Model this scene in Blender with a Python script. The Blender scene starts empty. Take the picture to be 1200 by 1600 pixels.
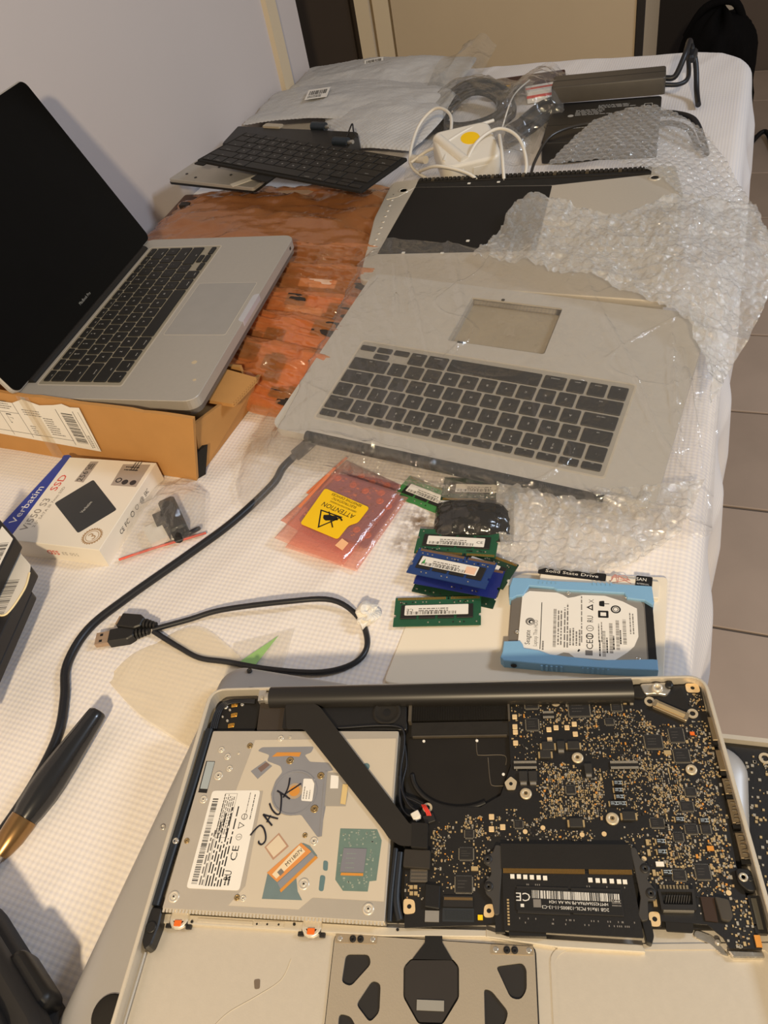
import bpy, bmesh, math, random
import numpy as np
from mathutils import Vector, Matrix, Euler
from mathutils.geometry import tessellate_polygon
S = bpy.context.scene
COL = S.collection
PI = math.pi
rad = math.radians
random.seed(7)

# ------------------------------------------------------------------ camera
cd = bpy.data.cameras.new('camera')
cam = bpy.data.objects.new('camera', cd); COL.objects.link(cam)
_F = Vector((-0.34431659, 0.62116358, -0.70398998))
_R = Vector((0.92992104, 0.32882893, -0.16467662))
_U = Vector((-0.12920115, 0.71135599, 0.69085434))
cam.matrix_world = Matrix(((_R.x, _U.x, -_F.x, 0), (_R.y, _U.y, -_F.y, 0), (_R.z, _U.z, -_F.z, 0.492), (0, 0, 0, 1)))
cd.sensor_fit = 'VERTICAL'; cd.sensor_height = 32.0
cd.lens = 1222.0 / 1600.0 * 32.0
cd.clip_start = 0.01
S.camera = cam
# ------------------------------------------------------------------ world, lamps, exposure
S.view_settings.view_transform = 'Standard'
S.view_settings.look = 'None'
S.view_settings.gamma = 1.0
S.view_settings.use_curve_mapping = False
S.view_settings.exposure = 0.0
S.cycles.transparent_max_bounces = 24
S.cycles.max_bounces = 8
S.cycles.use_denoising = True
W = bpy.data.worlds.new('room_light'); S.world = W; W.use_nodes = True
W.node_tree.nodes['Background'].inputs[0].default_value = (1.0, 0.87, 0.73, 1)
W.node_tree.nodes['Background'].inputs[1].default_value = 0.225


def lamp(name, kind, loc, power, color, size, target=None):
    l = bpy.data.lights.new(name, kind); l.energy = power; l.color = color
    if kind == 'AREA':
        l.shape = 'RECTANGLE'; l.size, l.size_y = size
    else:
        l.shadow_soft_size = size
    o = bpy.data.objects.new(name, l); COL.objects.link(o); o.location = loc
    if target is not None:
        o.rotation_euler = (Vector(target) - Vector(loc)).to_track_quat('-Z', 'Y').to_euler()
    return o


lamp('desk_lamp', 'POINT', (0.30, -0.90, 1.06), 98, (1.0, 0.79, 0.51), 0.05)
lamp('window_daylight', 'AREA', (1.3, 1.0, 1.3), 16, (0.70, 0.82, 1.0), (0.25, 0.4), (0, 0.8, 0))

# ------------------------------------------------------------------ helpers


def lin(c):
    return tuple(((x / 255.0) / 12.92 if x / 255.0 <= 0.04045 else ((x / 255.0 + 0.055) / 1.055) ** 2.4) for x in c)


MATS = {}


def mat(name, col, rough=0.5, metal=0.0, spec=0.5, var=0.06, nscale=60.0, bump=0.0, bscale=400.0, coat=0.0, emit=None, detail=4.0):
    """Principled surface whose colour is mottled by noise (var) and whose relief is a fine noise bump."""
    if name in MATS:
        return MATS[name]
    m = bpy.data.materials.new(name); m.use_nodes = True; MATS[name] = m
    nt = m.node_tree; b = nt.nodes['Principled BSDF']
    c = lin(col)
    b.inputs['Roughness'].default_value = rough
    b.inputs['Metallic'].default_value = metal
    b.inputs['Specular IOR Level'].default_value = spec
    b.inputs['Coat Weight'].default_value = coat
    tc = nt.nodes.new('ShaderNodeTexCoord')
    nz = nt.nodes.new('ShaderNodeTexNoise'); nz.inputs['Scale'].default_value = nscale; nz.inputs['Detail'].default_value = detail
    nt.links.new(tc.outputs['Object'], nz.inputs['Vector'])
    mx = nt.nodes.new('ShaderNodeMix'); mx.data_type = 'RGBA'
    mx.inputs['A'].default_value = tuple(max(0, x * (1 - var)) for x in c) + (1,)
    mx.inputs['B'].default_value = tuple(min(1, x * (1 + var)) for x in c) + (1,)
    nt.links.new(nz.outputs['Fac'], mx.inputs['Factor'])
    nt.links.new(mx.outputs['Result'], b.inputs['Base Color'])
    if bump:
        n2 = nt.nodes.new('ShaderNodeTexNoise'); n2.inputs['Scale'].default_value = bscale; n2.inputs['Detail'].default_value = 3
        nt.links.new(tc.outputs['Object'], n2.inputs['Vector'])
        bp = nt.nodes.new('ShaderNodeBump'); bp.inputs['Strength'].default_value = bump; bp.inputs['Distance'].default_value = 0.001
        nt.links.new(n2.outputs['Fac'], bp.inputs['Height']); nt.links.new(bp.outputs['Normal'], b.inputs['Normal'])
    return m


def film_mat(name, tint, haze=0.15, gloss=0.10, hazecol=(235, 235, 235), bump=0.3, bscale=60.0, ior=1.45, edge=0.6):
    """Thin clear plastic: see-through, with a sheen from Fresnel reflection and some milky haze."""
    m = bpy.data.materials.new(name); m.use_nodes = True; MATS[name] = m
    nt = m.node_tree; nt.nodes.clear(); N = nt.nodes.new; Lk = nt.links.new
    out = N('ShaderNodeOutputMaterial')
    tr = N('ShaderNodeBsdfTransparent'); tr.inputs[0].default_value = lin(tint) + (1,)
    gl = N('ShaderNodeBsdfGlossy'); gl.inputs['Roughness'].default_value = gloss
    df = N('ShaderNodeBsdfDiffuse'); df.inputs[0].default_value = lin(hazecol) + (1,)
    tl = N('ShaderNodeBsdfTranslucent'); tl.inputs[0].default_value = lin(hazecol) + (1,)
    tc = N('ShaderNodeTexCoord'); nz = N('ShaderNodeTexNoise'); nz.inputs['Scale'].default_value = bscale; nz.inputs['Detail'].default_value = 5; nz.inputs['Distortion'].default_value = 1.2
    Lk(tc.outputs['Object'], nz.inputs['Vector'])
    bp = N('ShaderNodeBump'); bp.inputs['Strength'].default_value = bump; bp.inputs['Distance'].default_value = 0.004
    Lk(nz.outputs['Fac'], bp.inputs['Height'])
    for n in (gl, df):
        Lk(bp.outputs['Normal'], n.inputs['Normal'])
    l5 = N('ShaderNodeLayerWeight'); l5.inputs['Blend'].default_value = 0.5   # Schlick reflectance, alike on both faces
    Lk(bp.outputs['Normal'], l5.inputs['Normal'])
    p5 = N('ShaderNodeMath'); p5.operation = 'POWER'; p5.inputs[1].default_value = 5.0; Lk(l5.outputs['Facing'], p5.inputs[0])
    f0 = ((ior - 1) / (ior + 1)) ** 2 * 1.8
    fr = N('ShaderNodeMath'); fr.operation = 'MULTIPLY_ADD'; fr.inputs[1].default_value = 1 - f0; fr.inputs[2].default_value = f0; Lk(p5.outputs[0], fr.inputs[0])
    lw = N('ShaderNodeLayerWeight'); lw.inputs['Blend'].default_value = 0.25
    Lk(bp.outputs['Normal'], lw.inputs['Normal'])
    mh = N('ShaderNodeMixShader'); mh.inputs[0].default_value = 0.4; Lk(df.outputs[0], mh.inputs[1]); Lk(tl.outputs[0], mh.inputs[2])
    ml = N('ShaderNodeMath'); ml.operation = 'MULTIPLY_ADD'; ml.inputs[1].default_value = edge; ml.inputs[2].default_value = haze; ml.use_clamp = True
    Lk(lw.outputs['Facing'], ml.inputs[0])
    m1 = N('ShaderNodeMixShader'); Lk(ml.outputs[0], m1.inputs[0]); Lk(tr.outputs[0], m1.inputs[1]); Lk(mh.outputs[0], m1.inputs[2])
    m2 = N('ShaderNodeMixShader'); Lk(fr.outputs[0], m2.inputs[0]); Lk(m1.outputs[0], m2.inputs[1]); Lk(gl.outputs[0], m2.inputs[2])
    Lk(m2.outputs[0], out.inputs[0])
    return m


def link(o, parent=None):
    COL.objects.link(o)
    if parent is not None:
        o.parent = parent
    return o


def thing(name, label, cat, loc=(0, 0, 0), rotz=0.0, group=None, rot=None):
    o = bpy.data.objects.new(name, None); link(o)
    o.empty_display_size = 0.02
    o.location = loc; o.rotation_euler = rot if rot is not None else (0, 0, rotz)
    return tag(o, label, cat, group)


def tag(o, label=None, cat=None, group=None, kind=None):
    if label: o['label'] = label
    if cat: o['category'] = cat
    if group: o['group'] = group
    if kind: o['kind'] = kind
    return o


def rr(w, h, r, n=4, cx=0.0, cy=0.0):
    """Rounded rectangle outline, counter-clockwise."""
    r = min(r, w / 2 - 1e-6, h / 2 - 1e-6); P = []
    for k, (sx, sy) in enumerate(((1, 1), (-1, 1), (-1, -1), (1, -1))):
        for i in range(n + 1):
            a = PI / 2 * (k + i / n)
            P.append((cx + sx * (w / 2 - r) + r * math.cos(a), cy + sy * (h / 2 - r) + r * math.sin(a)))
    return P


def rq(pts, r, n=3):
    """Any simple polygon with its corners rounded by r."""
    P = []; m = len(pts)
    for i in range(m):
        a, b, c = Vector(pts[i - 1][:2]), Vector(pts[i][:2]), Vector(pts[(i + 1) % m][:2])
        u, v = (a - b), (c - b)
        q = min(r, u.length * .45, v.length * .45)
        p0, p1 = b + u.normalized() * q, b + v.normalized() * q
        for k in range(n + 1):
            t = k / n
            P.append(tuple(p0 * (1 - t) ** 2 + b * 2 * t * (1 - t) + p1 * t * t))
    return P


def circ(cx, cy, r, n=16):
    return [(cx + r * math.cos(2 * PI * i / n), cy + r * math.sin(2 * PI * i / n)) for i in range(n)]


def area2(P):
    return sum(P[i - 1][0] * P[i][1] - P[i][0] * P[i - 1][1] for i in range(len(P)))


def inset(P, d):
    m = len(P); Q = []
    s = 1 if area2(P) > 0 else -1
    for i in range(m):
        a, b, c = P[i - 1], P[i], P[(i + 1) % m]
        e1 = Vector((b[0] - a[0], b[1] - a[1])); e2 = Vector((c[0] - b[0], c[1] - b[1]))
        if e1.length < 1e-9: e1 = e2
        if e2.length < 1e-9: e2 = e1
        n1 = Vector((-e1.y, e1.x)).normalized() * s; n2 = Vector((-e2.y, e2.x)).normalized() * s
        n = n1 + n2
        if n.length < 1e-6: n = n1
        n.normalize(); k = max(n.dot(n1), 0.5)
        Q.append((b[0] + n.x * d / k, b[1] + n.y * d / k))
    return Q


TXT = {}


def text_geo(s):
    if s not in TXT:
        cu = bpy.data.curves.new('t', 'FONT'); cu.body = s; cu.size = 1.0; cu.resolution_u = 2
        o = bpy.data.objects.new('t', cu); COL.objects.link(o)
        dg = bpy.context.evaluated_depsgraph_get(); me = bpy.data.meshes.new_from_object(o.evaluated_get(dg))
        v = [tuple(x.co) for x in me.vertices]; f = [tuple(p.vertices) for p in me.polygons]
        bpy.data.objects.remove(o); bpy.data.curves.remove(cu); bpy.data.meshes.remove(me)
        xs = [q[0] for q in v] or [0, 0]; ys = [q[1] for q in v] or [0, 0]
        TXT[s] = (v, f, min(xs), max(xs), min(ys), max(ys))
    return TXT[s]


class MB:
    """Collects shapes and links them as ONE mesh object."""

    def __init__(s):
        s.v = []; s.f = []; s.m = []; s.s = []; s.x = None

    def add(s, verts, faces, m=0, sm=False):
        b = len(s.v)
        s.v.extend([s.x @ Vector(q) for q in verts] if s.x is not None else [Vector(q) for q in verts])
        for q in faces:
            s.f.append(tuple(i + b for i in q)); s.m.append(m); s.s.append(sm)

    def box(s, x0, x1, y0, y1, z0, z1, m=0):
        v = [(x, y, z) for z in (z0, z1) for y in (y0, y1) for x in (x0, x1)]
        s.add(v, [(0, 2, 3, 1), (4, 5, 7, 6), (0, 1, 5, 4), (1, 3, 7, 5), (3, 2, 6, 7), (2, 0, 4, 6)], m)

    def rbox(s, cx, cy, w, h, z0, z1, a=0.0, m=0):
        c, d = math.cos(a), math.sin(a)
        P = [(cx + c * x - d * y, cy + d * x + c * y) for x, y in ((-w / 2, -h / 2), (w / 2, -h / 2), (w / 2, h / 2), (-w / 2, h / 2))]
        s.prism(P, z0, z1, m)

    def prism(s, P, z0, z1, m=0, ch=0.0, mt=None, sm=False):
        P = [q[:2] for q in P]
        if area2(P) < 0: P = P[::-1]
        n = len(P); v = [(x, y, z0) for x, y in P]
        rings = [(P, z1)] if not ch else [(P, z1 - ch), (inset(P, ch), z1)]
        if ch and sm:
            rings = [(P, z1 - ch), (inset(P, ch * .3), z1 - ch * .3), (inset(P, ch), z1)]
        for Q, z in rings: v += [(x, y, z) for x, y in Q]
        f = []
        for k in range(len(rings)):
            for i in range(n):
                j = (i + 1) % n
                f.append((k * n + i, k * n + j, (k + 1) * n + j, (k + 1) * n + i))
        s.add(v, f, m, sm)
        t = [(x, y, rings[-1][1]) for x, y in rings[-1][0]]
        tri = tessellate_polygon([[Vector(q) for q in t]]) if n > 4 else [tuple(range(n))]
        fix = []
        for q in tri:
            a, b, c = (Vector(t[i]) for i in q[:3])
            fix.append(tuple(q) if (b - a).cross(c - a).z >= 0 else tuple(q)[::-1])
        s.add(t, fix, m if mt is None else mt)
        s.add([(x, y, z0) for x, y in P], [q[::-1] for q in fix], m)

    def plate(s, outer, holes, z0, z1, m=0, mw=None):
        """Flat plate with holes cut through it."""
        if area2(outer) < 0: outer = outer[::-1]
        loops = [outer] + [h if area2(h) < 0 else h[::-1] for h in holes]
        allp = [q for l in loops for q in l]
        tri = tessellate_polygon([[Vector((x, y, 0)) for x, y in l] for l in loops])
        up = []
        for q in tri:
            a, b, c = (Vector((*allp[i], 0)) for i in q)
            up.append(tuple(q) if (b - a).cross(c - a).z >= 0 else tuple(q)[::-1])
        s.add([(x, y, z1) for x, y in allp], up, m)
        s.add([(x, y, z0) for x, y in allp], [q[::-1] for q in up], m)
        for l in loops:
            n = len(l)
            s.add([(x, y, z0) for x, y in l] + [(x, y, z1) for x, y in l],
                  [(i, (i + 1) % n, n + (i + 1) % n, n + i) for i in range(n)], m if mw is None else mw)

    def cyl(s, x, y, z0, z1, r, n=14, m=0, r2=None, sm=True, ch=0):
        r2 = r if r2 is None else r2
        v = [(x + r * math.cos(2 * PI * i / n), y + r * math.sin(2 * PI * i / n), z0) for i in range(n)]
        v += [(x + r2 * math.cos(2 * PI * i / n), y + r2 * math.sin(2 * PI * i / n), z1) for i in range(n)]
        s.add(v, [(i, (i + 1) % n, n + (i + 1) % n, n + i) for i in range(n)], m, sm)
        s.add(v[n:], [tuple(range(n))], m); s.add(v[:n], [tuple(range(n))[::-1]], m)

    def lathe(s, x, y, prof, n=16, m=0):
        v = [(x + r * math.cos(2 * PI * i / n), y + r * math.sin(2 * PI * i / n), z) for r, z in prof for i in range(n)]
        f = [(k * n + i, k * n + (i + 1) % n, (k + 1) * n + (i + 1) % n, (k + 1) * n + i) for k in range(len(prof) - 1) for i in range(n)]
        s.add(v, f, m, True)
        s.add(v[-n:], [tuple(range(n))], m)

    def tube(s, path, r, n=8, m=0, sub=6, closed=False, taper=None, flat=1.0):
        P = spline(path, sub) if sub else [Vector(q) for q in path]
        N = len(P); v = []; f = []
        up = Vector((0, 0, 1))
        for i in range(N):
            t = (P[min(i + 1, N - 1)] - P[max(i - 1, 0)]).normalized()
            a = up.cross(t)
            if a.length < 1e-4: a = Vector((1, 0, 0)).cross(t)
            a.normalize(); b = t.cross(a)
            q = r if taper is None else r * np.interp(i / (N - 1), [k[0] for k in taper], [k[1] for k in taper])
            for k in range(n):
                an = 2 * PI * k / n
                v.append(P[i] + a * math.cos(an) * q + b * math.sin(an) * q * flat)
        for i in range(N - 1):
            for k in range(n):
                f.append((i * n + k, i * n + (k + 1) % n, (i + 1) * n + (k + 1) % n, (i + 1) * n + k))
        s.add(v, f, m, True)
        s.add(v[:n], [tuple(range(n))[::-1]], m); s.add(v[-n:], [tuple(range(n))], m)

    def text(s, t, x, y, z, size, rot=0.0, m=0, w=None, stretch=1.0, shear=0.0):
        """Flat lettering, its middle at x, y; size is the cap height, w a wanted width."""
        v, f, x0, x1, y0, y1 = text_geo(t)
        k = size / 0.7; kx = k * stretch
        if w and x1 > x0: kx = w / (x1 - x0)
        c, d = math.cos(rot), math.sin(rot); cx, cy = (x0 + x1) / 2, 0.35
        o = []
        for q in v:
            a, b = (q[0] - cx) * kx, (q[1] - cy) * k
            a += b * shear
            o.append((x + c * a - d * b, y + d * a + c * b, z))
        s.add(o, f, m)

    def bars(s, x0, y0, length, height, z, rot=0.0, m=0, n=26, seed=1, duty=0.5):
        """A barcode: n bars along the direction rot from the corner x0, y0."""
        R = random.Random(seed); ws = [R.choice((1, 1, 2, 3)) for _ in range(2 * n)]
        k = length / sum(ws); c, d = math.cos(rot), math.sin(rot); p = 0
        for i, q in enumerate(ws):
            if i % 2 == 0:
                Q = [(p * k, 0), ((p + q) * k, 0), ((p + q) * k, height), (p * k, height)]
                s.add([(x0 + c * a - d * b, y0 + d * a + c * b, z) for a, b in Q], [(0, 1, 2, 3)], m)
            p += q

    def lines(s, x0, y0, length, n, pitch, z, rot=0.0, m=0, seed=1, th=0.5, lo=0.5):
        """Print too small to read: n lines of word-length dashes."""
        R = random.Random(seed); c, d = math.cos(rot), math.sin(rot)
        for i in range(n):
            p = 0; L = length * R.uniform(lo, 1)
            while p < L:
                w = min(R.uniform(.03, .16) * length, L - p)
                Q = [(p, -i * pitch), (p + w, -i * pitch), (p + w, -i * pitch + pitch * th), (p, -i * pitch + pitch * th)]
                s.add([(x0 + c * a - d * b, y0 + d * a + c * b, z) for a, b in Q], [(0, 1, 2, 3)], m)
                p += w + length * .025

    def mesh(s, name, mats):
        me = bpy.data.meshes.new(name)
        me.from_pydata([tuple(q) for q in s.v], [], s.f)
        for q in (mats if isinstance(mats, (list, tuple)) else [mats]): me.materials.append(q)
        me.polygons.foreach_set('material_index', s.m); me.polygons.foreach_set('use_smooth', s.s)
        me.update()
        return me

    def build(s, name, mats, parent=None, loc=None, rz=None):
        o = bpy.data.objects.new(name, s.mesh(name, mats)); link(o, parent)
        if loc is not None: o.location = loc
        if rz is not None: o.rotation_euler = (0, 0, rz)
        return o


def spline(path, sub=6):
    P = [Vector(q) for q in path]; out = []
    for i in range(len(P) - 1):
        a, b, c, d = P[max(i - 1, 0)], P[i], P[i + 1], P[min(i + 2, len(P) - 1)]
        for k in range(sub):
            t = k / sub
            out.append(.5 * ((2 * b) + (c - a) * t + (2 * a - 5 * b + 4 * c - d) * t * t + (3 * b - a - 3 * c + d) * t ** 3))
    return out + [P[-1]]


def resample(path, n):
    P = np.array([tuple(q) for q in spline(path, 10)]) if len(path) > 2 else np.array([tuple(q) for q in path], float)
    L = np.r_[0, np.cumsum(np.linalg.norm(np.diff(P, axis=0), axis=1))]
    t = np.linspace(0, L[-1], n)
    return np.stack([np.interp(t, L, P[:, k]) for k in range(3)], -1)


def vnoise(x, y, seed=0):
    """Smooth value noise in -1..1 for arrays."""
    xi, yi = np.floor(x).astype(np.int64), np.floor(y).astype(np.int64)
    xf, yf = x - xi, y - yi
    u, v = xf * xf * xf * (xf * (xf * 6 - 15) + 10), yf * yf * yf * (yf * (yf * 6 - 15) + 10)

    def h(a, b):
        n = (a * 374761393 + b * 668265263 + seed * 2147483647) & 0xffffffff
        n = ((n ^ (n >> 13)) * 1274126177) & 0xffffffff
        return ((n ^ (n >> 16)) & 0xffff) / 32767.5 - 1
    return (h(xi, yi) * (1 - u) + h(xi + 1, yi) * u) * (1 - v) + (h(xi, yi + 1) * (1 - u) + h(xi + 1, yi + 1) * u) * v


def fbm(x, y, seed=0, o=3):
    r = 0; a = 1
    for k in range(o):
        r = r + a * vnoise(x * 2 ** k, y * 2 ** k, seed + k); a *= .5
    return r


def ridge(x, y, seed=0):
    return 1 - 2 * np.abs(vnoise(x, y, seed))


def grid_obj(name, V, m, parent=None, thick=0.0, smooth=True):
    nv, nu = V.shape[:2]
    me = bpy.data.meshes.new(name)
    idx = np.arange(nu * nv).reshape(nv, nu)
    F = np.stack([idx[:-1, :-1], idx[:-1, 1:], idx[1:, 1:], idx[1:, :-1]], -1).reshape(-1, 4)
    me.vertices.add(nu * nv); me.vertices.foreach_set('co', V.reshape(-1).astype(np.float32))
    me.loops.add(F.size); me.loops.foreach_set('vertex_index', F.reshape(-1).astype(np.int32))
    me.polygons.add(len(F)); me.polygons.foreach_set('loop_start', np.arange(0, F.size, 4, dtype=np.int32))
    try: me.polygons.foreach_set('loop_total', np.full(len(F), 4, dtype=np.int32))
    except Exception: pass
    me.polygons.foreach_set('use_smooth', np.full(len(F), smooth))
    me.materials.append(m); me.update(); me.validate()
    o = bpy.data.objects.new(name, me); link(o, parent)
    if thick:
        md = o.modifiers.new('thickness', 'SOLIDIFY'); md.thickness = thick; md.offset = 0
    return o


def coons(B, T, L, R, nu, nv):
    """Surface spanned by four edge curves: near, far (left to right), left, right (near to far)."""
    B, T, L, R = resample(B, nu), resample(T, nu), resample(L, nv), resample(R, nv)
    u = np.linspace(0, 1, nu)[None, :, None]; v = np.linspace(0, 1, nv)[:, None, None]
    return ((1 - v) * B[None] + v * T[None] + (1 - u) * L[:, None] + u * R[:, None]
            - ((1 - u) * (1 - v) * B[0] + u * (1 - v) * B[-1] + (1 - u) * v * T[0] + u * v * T[-1]))


def displace(V, d):
    """Push a grid along its own normals by the array d."""
    du = np.gradient(V, axis=1); dv = np.gradient(V, axis=0)
    n = np.cross(du, dv); n /= np.linalg.norm(n, axis=-1, keepdims=True) + 1e-12
    return V + n * d[..., None]


def bubbles(V, pitch=0.0105, r=0.0047, h=0.0032, seed=0):
    du = np.linalg.norm(np.diff(V, axis=1), axis=-1).mean(); dv = np.linalg.norm(np.diff(V, axis=0), axis=-1).mean()
    nv, nu = V.shape[:2]
    x, y = V[..., 0] * 1.0, V[..., 1] * 1.0
    ph = pitch * .866
    best = np.full((nv, nu), 9.0); hh = np.ones((nv, nu))
    for k in (-1, 0, 1):
        row = np.floor(y / ph + .5) + k
        off = (row.astype(int) % 2) * pitch / 2
        cx = np.floor((x - off) / pitch + .5) * pitch + off
        d = np.hypot(x - cx, y - row * ph)
        q = .55 + .45 * vnoise(cx / pitch * 3.7 + .31, row * 2.9 + .17, seed + 5)
        hh = np.where(d < best, q, hh); best = np.minimum(best, d)
    return h * hh * np.sqrt(np.clip(1 - (best / r) ** 4, 0, 1))


# ------------------------------------------------------------------ materials
M = dict(
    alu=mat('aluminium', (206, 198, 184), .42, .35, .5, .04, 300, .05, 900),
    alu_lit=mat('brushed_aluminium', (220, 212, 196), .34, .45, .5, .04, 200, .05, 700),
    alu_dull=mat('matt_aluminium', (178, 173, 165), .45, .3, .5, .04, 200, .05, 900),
    cover=mat('satin_cover', (176, 174, 172), .42, .3, .5, .03, 80),
    steel=mat('steel', (200, 195, 186), .3, .75, .5, .06, 150),
    black=mat('black_plastic', (24, 23, 22), .45, 0, .5, .12, 60, .1, 300),
    blackm=mat('matt_black', (30, 28, 26), .75, 0, .3, .15, 80, .1, 500),
    dusty=mat('dusty_black', (36, 33, 29), .8, 0, .3, .3, 90, .2, 300),
    key=mat('key_black', (26, 25, 25), .5, 0, .45, .1, 120),
    ink=mat('ink', (28, 27, 28), .6, 0, .3, .05),
    grey_ink=mat('grey_ink', (120, 116, 112), .7, 0, .3, .05),
    legend=mat('key_legend', (200, 198, 192), .6, 0, .3, .05),
    white=mat('white_paper', (232, 228, 220), .65, 0, .4, .03, 60),
    gloss_white=mat('white_plastic', (232, 228, 218), .3, 0, .5, .03, 60),
    gold=mat('gold_contacts', (196, 150, 70), .35, .8, .5, .1, 300),
    pad=mat('solder_pads', (214, 188, 140), .4, .55, .5, .1, 300),
    tin=mat('solder_tin', (196, 188, 172), .4, .6, .5, .12, 400),
    pcb=mat('black_board', (22, 20, 18), .5, 0, .5, .2, 200, .08, 600),
    chip=mat('chip_package', (33, 31, 29), .5, 0, .5, .12, 150),
    green=mat('green_board', (34, 84, 58), .4, 0, .5, .12, 200, .08, 500),
    dgreen=mat('dark_green_board', (28, 58, 42), .4, 0, .5, .12, 200, .08, 500),
    blue=mat('blue_board', (34, 62, 118), .4, 0, .5, .12, 200, .08, 500),
    dblue=mat('deep_blue_board', (28, 40, 112), .4, 0, .5, .12, 200, .08, 500),
    orange=mat('orange_plastic', (226, 106, 30), .5, 0, .5, .05),
    amber=mat('amber_flex', (206, 140, 60), .4, 0, .5, .08, 100),
    glass=mat('dark_glass', (7, 7, 8), .08, 0, .25, .1, 30),
    rubber=mat('cable_rubber', (26, 27, 32), .42, 0, .5, .08, 90),
    card=mat('corrugated_card', (188, 140, 84), .8, 0, .2, .08, 40, .15, 120),
    cardin=mat('corrugated_card_inside', (176, 134, 84), .85, 0, .2, .1, 40, .15, 120),
    yellow=mat('yellow_sticker', (246, 200, 20), .45, 0, .4, .03),
    red=mat('red_ink', (214, 62, 48), .5, 0, .4, .04),
    bluebox=mat('blue_print', (38, 58, 150), .45, 0, .5, .05, 30),
    sleeve=mat('blue_rubber_sleeve', (126, 172, 208), .55, 0, .4, .05, 60, .1, 300),
    ivory=mat('ivory_plastic', (224, 218, 206), .35, 0, .5, .03, 60),
)
CLEAR = film_mat('clear_bag_film', (252, 251, 250), .035, .06, (250, 246, 240), .5, 70.0, 1.6, .18)
BUB = film_mat('bubble_wrap_film', (250, 250, 249), .17, .06, (253, 251, 247), .6, 160.0, 1.8, .55)
BUB2 = film_mat('crumpled_bubble_film', (250, 250, 249), .30, .06, (254, 252, 248), .8, 150.0, 1.8, .6)
PINK = film_mat('pink_antistatic_film', (252, 224, 214), .27, .15, (246, 178, 162), .25, 70.0, 1.45, .4)
ORNG = film_mat('orange_antistatic_film', (255, 232, 206), .40, .12, (244, 166, 106), .4, 55.0, 1.6, .45)
ZIP = film_mat('zip_bag_film', (252, 252, 251), .03, .08, (248, 246, 242), .5, 70.0, 1.8, .25)
MAIL = film_mat('mailer_film', (236, 234, 230), .55, .18, (206, 204, 202), .35, 150.0, 1.45, .4)


# ------------------------------------------------------------------ the room


def struct(name, mb, mats, parent=None):
    o = mb.build(name, mats, parent)
    if parent is None: o['kind'] = 'structure'
    return o


wallm = mat('wall_paint', (204, 197, 196), .85, 0, .2, .025, 5, .06, 260)
creamm = mat('cream_paint', (214, 198, 170), .6, 0, .3, .03, 8)
taupem = mat('taupe_wall', (112, 100, 92), .8, 0, .2, .05, 6)
beigem = mat('beige_laminate', (196, 178, 150), .55, 0, .35, .03, 10)
darkm = mat('dark_brown', (62, 53, 46), .6, 0, .3, .08, 8)
groutm = mat('grout', (104, 94, 86), .9, 0, .1, .1, 40)

b = MB(); b.box(-.91, -.81, -1.6, 1.455, -.74, 1.9); struct('wall_left', b, wallm)
b = MB(); b.box(-.84, -.80, 1.455, 1.492, -.74, 1.9); struct('trim_1', b, creamm)
b = MB(); b.box(-.91, -.815, 1.492, 1.60, -.74, 1.9); struct('wall_left_return', b, wallm)
b = MB(); b.box(-1.4, .9, 3.7, 3.8, -.74, 1.9); struct('wall_back', b, taupem)
b = MB(); b.box(-.42, -.065, 3.66, 3.70, -.74, 1.4)
o = struct('door_1', b, mat('dark_door', (44, 39, 37), .5, 0, .4, .08, 6))
b = MB(); b.box(-.065, -.035, 3.63, 3.70, -.74, 1.4); struct('trim_2', b, mat('pale_trim', (206, 196, 182), .6))
fl = MB(); fl.box(-1.6, 1.6, -1.4, 3.9, -.80, -.744); fl = struct('floor', fl, groutm)
tilem = [mat('stone_tile_%d' % k, c, .5, 0, .35, .16, 7, .08, 90, detail=8) for k, c in enumerate(((186, 166, 150), (180, 160, 144), (190, 170, 154)))]
tile_me = []
for k in range(3):
    t = MB(); t.prism(rr(.600, .302, .003, 1), -.012, 0, 0, .0015); tile_me.append(t.mesh('tile', tilem[k]))
R = random.Random(3)
for j in range(15):
    for i in range(5):
        o = bpy.data.objects.new('tile', tile_me[R.randrange(3)]); link(o, fl)
        o.location = (-.453 - .606 + .606 * i, -.155 + .308 * j, -.74 + R.uniform(-.0006, .0006))

# beige tall cabinet behind the table
t = thing('tall_cabinet', 'tall beige cabinet with flat door standing behind the far end of the table', 'cabinet', (-.53, 2.0, -.74))
b = MB(); b.box(-.335, .325, .022, .45, 0, 2.3); b.build('body', beigem, t)
b = MB(); b.prism([(-.245, .002), (.315, .002), (.315, .02), (-.245, .02)], .06, 2.28, 0, .001); b.build('door', beigem, t)
b = MB(); b.box(-.335, -.30, -.004, .02, 0, 2.3); b.box(-.292, -.252, .004, .02, 0, 2.3); b.build('door_frame', creamm, t)
b = MB(); b.box(.317, .332, -.002, .02, 0, 2.3); b.build('edge_strip', mat('black_edge', (30, 27, 26), .5), t)
t = thing('dark_cupboard', 'dark brown panel cupboard in the gap between grey wall and beige cabinet', 'cupboard', (-1.08, 2.02, -.74))
b = MB(); b.box(-.3, .205, .0, .4, 0, 2.3); b.build('body', darkm, t)
b = MB(); b.prism([(-.29, -.012), (.195, -.012), (.195, .0), (-.29, .0)], .05, 2.25, 0, .001); b.build('door', darkm, t)

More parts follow.
